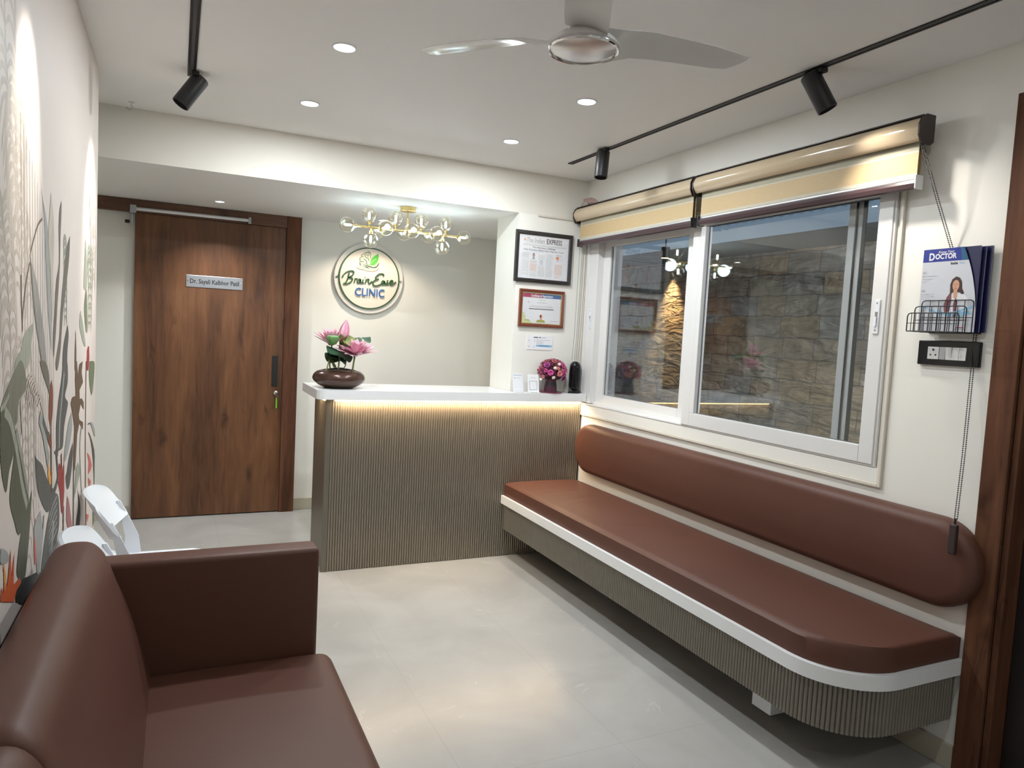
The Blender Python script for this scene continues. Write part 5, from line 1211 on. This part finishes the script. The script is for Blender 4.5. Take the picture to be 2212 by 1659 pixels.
# ------------------------------------------------------------- switch plate
t = thing('switch_plate', (XR, 1.697, 1.466), 'black glass switch plate with a socket and white switches', 'switch plate')
B = BM(); B.box(XR-.016, XR-.0005, 1.579, 1.812, 1.466, 1.557, .003); obj('plate', B, M['gloss_black'], t)
B = BM(); B.box(XR-.0175, XR-.0158, 1.728, 1.772, 1.488, 1.534, .001); so = obj('socket', B, M['socket'], t)
B = BM()
for (y, z, r) in ((1.750, 1.523, .0045), (1.760, 1.504, .0034), (1.740, 1.504, .0034)): B.lathe([(0,0),(r,0),(r,.0006),(0,.0006)], (XR-.0174, y, z), 14, Matrix.Rotation(-PI/2, 4, 'Y'))
obj('socket_hole', B, M['black'], so)
B = BM(); B.box(XR-.0172, XR-.0158, 1.704, 1.7265, 1.488, 1.534, .001); obj('blank_module', B, M['steel'], t)
for a in (1.6795, 1.653, 1.6265):
    if a == 1.6795: 
        B = BM(); B.prism([(XR-.0158, 1.488), (XR-.0168, 1.488), (XR-.0195, 1.534), (XR-.0158, 1.534)], 'y', 1.6795, 1.7025)
    else:
        B = BM(); B.prism([(XR-.0158, 1.488), (XR-.0195, 1.488), (XR-.0168, 1.534), (XR-.0158, 1.534)], 'y', a, a+.025)
    obj('switch', B, M['socket'], t)

# ================================================================== ON THE COUNTER
ZT = 1.11
def card_stand(x, y, h, w_, rot, lab, framed):
    t = thing('card_stand', (x, y, ZT), lab, 'card stand', 'white card stands on the counter')
    t.rotation_euler = (0, 0, rot)
    def local(B): 
        for v in B.b.verts: v.co = v.co + Vector((x, y, ZT))
        return B
    lean = .22
    def Q(u, v, d=0): return (u, .010 + v*math.sin(lean)*1.0 + d*math.cos(lean) - .004, .003 + v*math.cos(lean) - 0*d)
    B = BM(); rows = [[Q(-w_/2, 0), Q(w_/2, 0)], [Q(-w_/2, h), Q(w_/2, h)]]
    B.face([Q(-w_/2,0), Q(w_/2,0), Q(w_/2,h), Q(-w_/2,h)], 0); B.face([Q(-w_/2,0,.002), Q(-w_/2,h,.002), Q(w_/2,h,.002), Q(w_/2,0,.002)], 0)
    for a, b in (((-w_/2,0),(w_/2,0)), ((w_/2,0),(w_/2,h)), ((w_/2,h),(-w_/2,h)), ((-w_/2,h),(-w_/2,0))): B.face([Q(*a), Q(*a, .002), Q(*b, .002), Q(*b)], 0)
    def sh(u0, u1, v0, v1, mi): B.face([Q(u0,v0,-.0004), Q(u1,v0,-.0004), Q(u1,v1,-.0004), Q(u0,v1,-.0004)], mi)
    if framed:
        a, b, c, e, l = -.34*w_, .34*w_, .14*h, .64*h, .0018
        sh(a, b, c, c+l, 1); sh(a, b, e-l, e, 1); sh(a, a+l, c, e, 1); sh(b-l, b, c, e, 1)
        sh(-.2*w_, .2*w_, .84*h, .855*h, 2); sh(-.36*w_, .36*w_, .775*h, .785*h, 2)
    else:
        sh(-.40*w_, .40*w_, .90*h, .915*h, 3); sh(-.33*w_, -.2*w_, .745*h, .765*h, 1); sh(-.14*w_, .30*w_, .745*h, .76*h, 2); sh(-.32*w_, .36*w_, .09*h, .10*h, 2); sh(-.40*w_, .40*w_, .26*h, .264*h, 2)
    B.keepn = True; local(B); obj('card', B, [M['paper'], M['ink'], M['grey_ink'], M['sky_ink2']], t)
    B = BM(); B.box(-w_/2, -w_/2+.018, -.006, .016, 0.0004, .005); B.box(w_/2-.018, w_/2, -.006, .016, 0.0004, .005)
    B.prism([(.012, .004), (.060, .0005), (.062, .003), (.018, .045)], 'x', -.008, .008); local(B); obj('acrylic_foot', B, M['acrylic'], t)
card_stand(2.078, 4.280, .125, .080, .10, 'white printed card stand nearest the pilaster corner, left of the square-framed one', False)
card_stand(2.182, 4.262, .122, .082, -.05, 'white card stand with a thin square printed outline beside the bouquet', True)

# bouquet
bx, by = 2.330, 4.298
t = thing('bouquet', (bx, by, ZT), 'dome-shaped pink and magenta bouquet in a dark maroon pot on the counter', 'flower arrangement')
B = BM(); B.lathe([(0,0),(.072,0),(.078,.003),(.079,.006),(.074,.0065),(0,.005)], (bx, by, ZT+.0004), 40); obj('dish', B, M['dish'], t, True)
B = BM(); B.lathe([(0,0),(.045,0),(.043,.03),(.034,.085),(.033,.11),(0,.11)], (bx-.004, by, ZT+.0066), 28); pt = obj('pot', B, M['maroon_vase'], t, True)
B = BM(); B.lathe([(.0395,.040),(.0415,.041),(.0375,.066),(.0355,.067)], (bx-.004, by, ZT+.0066), 28); obj('ribbon', B, M['ribbon'], pt, True)
bc = Vector((bx+.004, by, ZT+.145))
random.seed(11)
def dome(th, ph, r): return bc + Vector((math.sin(th)*math.cos(ph)*r, math.sin(th)*math.sin(ph)*r*.60, math.cos(th)*r*.82))
B = BM(); B.sphere(bc, .086, 22, 14, 1, .56, .74)
for v in B.b.verts: v.co += Vector([random.uniform(-.003, .003) for _ in range(3)])
fl = obj('filler_core', B, M['maroon_vase'], t)
B = BM()
for k in range(1300):    # sprigs of dried filler
    th = math.acos(random.uniform(-.35, 1)); ph = random.uniform(0, 2*PI); p = dome(th, ph, random.uniform(.088, .112)); n = (p-bc).normalized()
    a = n.orthogonal().normalized(); b = n.cross(a); ang = random.uniform(0, PI); u = a*math.cos(ang)+b*math.sin(ang); l = random.uniform(.003, .007)
    if p.z < ZT+.09 or p.y > YB-.012: continue
    B.face([p-u*l, p+n*l*.6, p+u*l, p-n*l*1.6+a*.002], random.choice((0, 0, 1, 2)))
obj('filler_sprigs', B, [M['dusty'], M['purple'], M['salmon']], t)
def rose(c, n, R, m, layers=3):
    n = n.normalized(); a = n.orthogonal().normalized(); b = n.cross(a); B = BM()
    for L_ in range(layers):
        f = 1-.28*L_; cnt = 5 if L_ < 2 else 3
        for k in range(cnt):
            ph = 2*PI*k/cnt + L_*.6; rows = []
            for i in range(5):
                s = i/4; rad = R*f*(.25+.75*s); h = R*(.15+.65*math.sin(s*1.5)*(.7+.3*L_) - (.25 if L_ == 0 and s > .8 else 0))
                w2 = (.75 if i else .4)*(1-.25*(s > .9))
                rows.append([c + a*rad*math.cos(ph+q*w2) + b*rad*math.sin(ph+q*w2) + n*(h - abs(q)*.12*R) for q in (-1, -.5, 0, .5, 1)])
            B.grid(rows)
    B.sphere(c+n*R*.35, R*.34, 10, 8); obj('rose', B, m, t, True, angle=80)
CAMP = Vector((0, 0, 1.5))
def on_dome(sx, sz, r=.100):   # position facing the room: horizontal and vertical offset in units of the dome
    y = -math.sqrt(max(.05, 1-sx*sx-sz*sz)); d = Vector((sx, y, sz)); return bc + Vector((d.x*r, d.y*r*.60, d.z*r*.85)), d
for sx, sz, R, m in ((-.42, -.05, .021, 'magenta'), (.22, -.10, .021, 'salmon'), (-.62, .52, .022, 'purple'), (.52, .48, .019, 'magenta'), (.58, .02, .019, 'magenta'), (.58, -.42, .024, 'purple'), (.12, .28, .014, 'salmon'), (-.80, -.40, .012, 'salmon'), (.92, .05, .013, 'salmon'), (-.1, .8, .016, 'dusty'), (-.72, .1, .014, 'magenta')):
    p, n = on_dome(sx, sz); rose(p, n, R, M[m])
for sx, sz, R in ((-.12, .30, .0125), (-.18, -.42, .0125), (.22, .58, .0115), (-.88, -.62, .011), (.88, -.12, .009)):
    p, n = on_dome(sx, sz, .106); B = BM(); B.sphere(p, R, 18, 12); obj('ivory_ball', B, M['ivory'], t, True)

# capsule speaker
sx_, sy_ = 2.512, 4.298
t = thing('capsule_device', (sx_, sy_, ZT), 'tall glossy black capsule-shaped device standing beside the bouquet', 'device')
B = BM(); B.lathe([(0,0),(.040,0),(.042,.002),(.042,.005),(.038,.007),(.012,.010),(.012,.018),(0,.018)], (sx_, sy_, ZT+.0004), 32); obj('base', B, M['black'], t, True)
prof = [(0, .016)] + [(.038*math.sin(a), .052-.036*math.cos(a)) for a in [i*PI/2/8 for i in range(1, 9)]] + [(.040, .10), (.0405, .16)] + [(.0385*math.cos(a), .182+.040*math.sin(a)) for a in [i*PI/2/8 for i in range(0, 8)]] + [(0, .222)]
B = BM(); B.lathe(prof, (sx_, sy_, ZT), 40); obj('body', B, M['gloss_black'], t, True, angle=60)
B = BM(); B.tube([(sx_+.03, sy_+.01, ZT+.03), (sx_+.045, sy_, ZT+.012), (sx_+.052, sy_-.012, ZT+.003), (sx_+.05, sy_+.03, ZT+.003)], .002, 8); obj('power_cable', B, M['black'], t, True)

# lotus planter
px_, py_ = .913, 4.44
def pq(u, v, dy=0.0):
    """u right, v up, in metres from the pot centre"""
    return Vector((px_+u*.905+dy*0, py_-u*.35*0+dy, ZT+v))
t = thing('lotus_planter', (px_, py_, ZT), 'pink artificial lotus in a squat dark bronze bowl on the counter end', 'potted plant')
B = BM(); B.lathe([(0,0),(.085,0)] + [(p.x, p.y) for p in smooth_line([(.088,.002,0),(.110,.011,0),(.140,.029,0),(.156,.050,0),(.158,.064,0),(.150,.084,0),(.130,.101,0),(.104,.110,0)], 4)] + [(.100,.109),(.100,.100),(0,.098)], (px_, py_, ZT+.0004), 64); obj('bowl', B, M['pot'], t, True, angle=50)
B = BM(); random.seed(5)
B.sphere((px_, py_, ZT+.098), .096, 26, 14, 1, 1, .22)
for v in B.b.verts: v.co += Vector((0, 0, random.uniform(-.003, .006)))
obj('moss', B, M['soil'], t, True, angle=180)
def stem(pts, r=.0042):
    B = BM(); B.tube(smooth_line([pq(*p) for p in pts], 6), r, 8); obj('stem', B, M['stem'], t, True)
stem([(-.092, .105, -.03), (-.080, .15, -.03), (-.062, .22, -.03), (-.060, .27, -.02)])
stem([(-.052, .105, .04), (-.058, .17, .04), (-.062, .25, .03)])
stem([(-.018, .105, -.05), (-.014, .16, -.05), (-.010, .21, -.05)], .005)
stem([(.022, .105, 0), (.042, .14, 0), (.045, .175, 0), (.03, .21, 0)], .003)
stem([(.075, .105, -.06), (.083, .16, -.06), (.090, .20, -.06)], .005)
stem([(.095, .105, 0), (.100, .17, 0), (.095, .25, .01), (.092, .30, .01)], .003)
stem([(-.01, .19, 0), (-.004, .25, 0), (-.002, .28, 0)], .003)
def petal_flower(name, c, R, n_out, layers, tilt, m, axis=(0, 0, 1), cup0=1.2, wide=.22):
    ax = Vector(axis).normalized(); a = ax.orthogonal().normalized(); b = ax.cross(a); B = BM(); c = Vector(c)
    for L_ in range(layers):
        el = tilt[L_]; n = n_out - 1*L_; Rl = R*(1-.13*L_)
        for k in range(n):
            ph = 2*PI*(k+.5*L_)/n + random.uniform(-.08, .08); e2 = el + random.uniform(-.10, .10); d = a*math.cos(ph)+b*math.sin(ph); s_ = ax.cross(d)
            rows = []
            for i in range(8):
                q = i/7; ang = e2 + .35*(q-.5)*cup0; wd = R*wide*(math.sin(PI*min(1, q*.86+.07))**.8)*(1-.25*q)*(0.03 if i == 7 else 1)
                p = c + (d*math.cos(e2)+ax*math.sin(e2))*Rl*q + ax*(.10*R*math.sin(q*PI/2)*q)*cup0
                nn = (ax*math.cos(ang)-d*math.sin(ang))
                rows.append([p - s_*wd + nn*wd*.35, p, p + s_*wd + nn*wd*.35])
            B.grid(rows)
    B.sphere(c+ax*R*.08, R*.16, 12, 8, 1, 1, .8)
    obj(name, B, m, t, True, angle=70)
random.seed(9)
petal_flower('lotus_flower', pq(.095, .205, -.06), .138, 14, 4, (.22, .52, .82, 1.12), M['petal'], (0, -.22, 1), 1.0, .155)
petal_flower('lotus_flower', pq(-.055, .262, .03), .128, 12, 3, (.40, .72, 1.08), M['petal'], (0, -.15, 1), 1.0, .155)
# bud
B = BM(); bc2 = pq(.012, .290, -.02)
for k in range(4):
    ph = k*PI/2+.3; d = Vector((math.cos(ph), math.sin(ph), 0)); s_ = Vector((-d.y, d.x, 0)); rows = []
    for i in range(9):
        q = i/8; r = .030*math.sin(PI*min(.93, q*.9+.12))**.8; wd = .030*max(.02, math.sin(PI*min(1, q*.89+.11)))**.7
        p = bc2 + Vector((.020*q, 0, .128*q)) + d*r*.8
        rows.append([p - s_*wd - d*wd*.35, p, p + s_*wd - d*wd*.35])
    B.grid(rows)
obj('lotus_bud', B, M['petal'], t, True, angle=70)
B = BM()
for k in range(4):
    ph = k*PI/2-.5; d = Vector((math.cos(ph), math.sin(ph), 0)); s_ = Vector((-d.y, d.x, 0)); rows = []
    for i in range(6):
        q = i/5; wd = .022*math.sin(PI*min(.98, q*.8+.18)); p = bc2 + Vector((0, 0, -.012+.055*q)) + d*(.008+.030*q)
        rows.append([p - s_*wd - d*wd*.3, p, p + s_*wd - d*wd*.3])
    B.grid(rows)
obj('bud_sepals', B, M['leaf2'], t, True, angle=70)
# seed pod
B = BM(); c = pq(-.060, .262, -.05); rows = []
for r, z in ((.004, 0), (.020, .008), (.030, .024), (.036, .042), (.038, .050), (.034, .056)): rows.append([(c.x+r*(1+.07*math.cos(9*a))*math.cos(a), c.y+r*(1+.07*math.cos(9*a))*math.sin(a), c.z+z) for a in [2*PI*k/54 for k in range(54)]])
V = B.grid(rows, closev=True); B.b.faces.new(V[0]); sp_ = obj('seed_pod', B, M['pod'], t, True, angle=60)
B = BM(); B.lathe([(0,.060),(.030,.058),(.0355,.0555),(.034,.053),(0,.053)], c, 30)
for k in range(9):
    a = 2*PI*k/7; rr = .021 if k < 7 else .006*(k-6.5); B.sphere((c.x+rr*math.cos(a), c.y+rr*math.sin(a), c.z+.0585), .0035, 8, 6, 1, 1, .5)
obj('pod_top', B, M['podtop'], sp_, True)
def lotus_leaf(c, R, tilt, az, m, wav=.15, fold=.0, ell=1.0):
    B = BM(); rows = []; T = Matrix.Rotation(az, 3, 'Z') @ Matrix.Rotation(tilt, 3, 'Y')
    for i in range(9):
        q = i/8; rows.append([Vector(c) + T @ Vector((R*q*math.cos(a), R*ell*q*math.sin(a), R*q*q*(wav*math.sin(3*a+az)) - fold*R*abs(math.sin(a))*q + .02*R*(1-q))) for a in [2*PI*k/36 for k in range(36)]])
    rows2 = [[p - Vector((0, 0, .0012)) for p in r] for r in rows]
    B.grid(rows[::-1] + rows2, closev=True)
    obj('lotus_leaf', B, m, t, True, angle=80)
lotus_leaf(pq(-.005, .228, -.03), .088, .38, .1, M['leaf'], .16, .55, .8)
lotus_leaf(pq(-.025, .195, -.01), .070, .35, .3, M['leaf'], .14, .5)
lotus_leaf(pq(-.045, .165, -.02), .040, 1.1, -.4, M['leaf2'], .15, .3)
lotus_leaf(pq(.095, .312, .01), .078, .45, .2, M['leaf2'], .2, 1.1)
lotus_leaf(pq(.145, .316, .02), .064, -.10, .1, M['leaf'], .2, .55, .8)
lotus_leaf(pq(.066, .322, .03), .050, .55, -.3, M['leaf'], .15, .4, .8)
lotus_leaf(pq(.085, .278, .02), .055, .3, .8, M['leaf2'], .2, 1.0)

# ================================================================== OUTDOOR LAMP that rakes the stone wall
t = thing('outdoor_lamp', (3.70, 4.95, 2.60), 'small warm outdoor lamp washing the stone wall beyond the window', 'outdoor light')
B = BM(); B.lathe([(0,.0),(.035,.0),(.035,.09),(0,.09)], (3.70, 4.95, 2.20), 24); B.tube([(3.70, 4.95, 2.29), (3.70, 4.95, 2.74)], .006, 8); obj('housing', B, M['black'], t, True)
B = BM(); B.lathe([(0,-.001),(.030,-.001),(.030,-.0001),(0,-.0001)], (3.70, 4.95, 2.20), 24); obj('lamp_lens', B, M['lampglow'], t)
light('SPOT', 'lamp_beam', (3.70, 4.95, 2.19), 60, (1, .70, .36), aim=(3.78, 4.95, 1.2), size=.015, angle=52, blend=.7, parent=t)
light('AREA', 'courtyard_fill', (3.25, 1.0, 1.9), 34.0, (.95, .97, 1.0), aim=(3.5, 4.0, 1.7), size=.5, shape='DISK')  # unseen fill lamp, added to brighten the stone wall and canopy
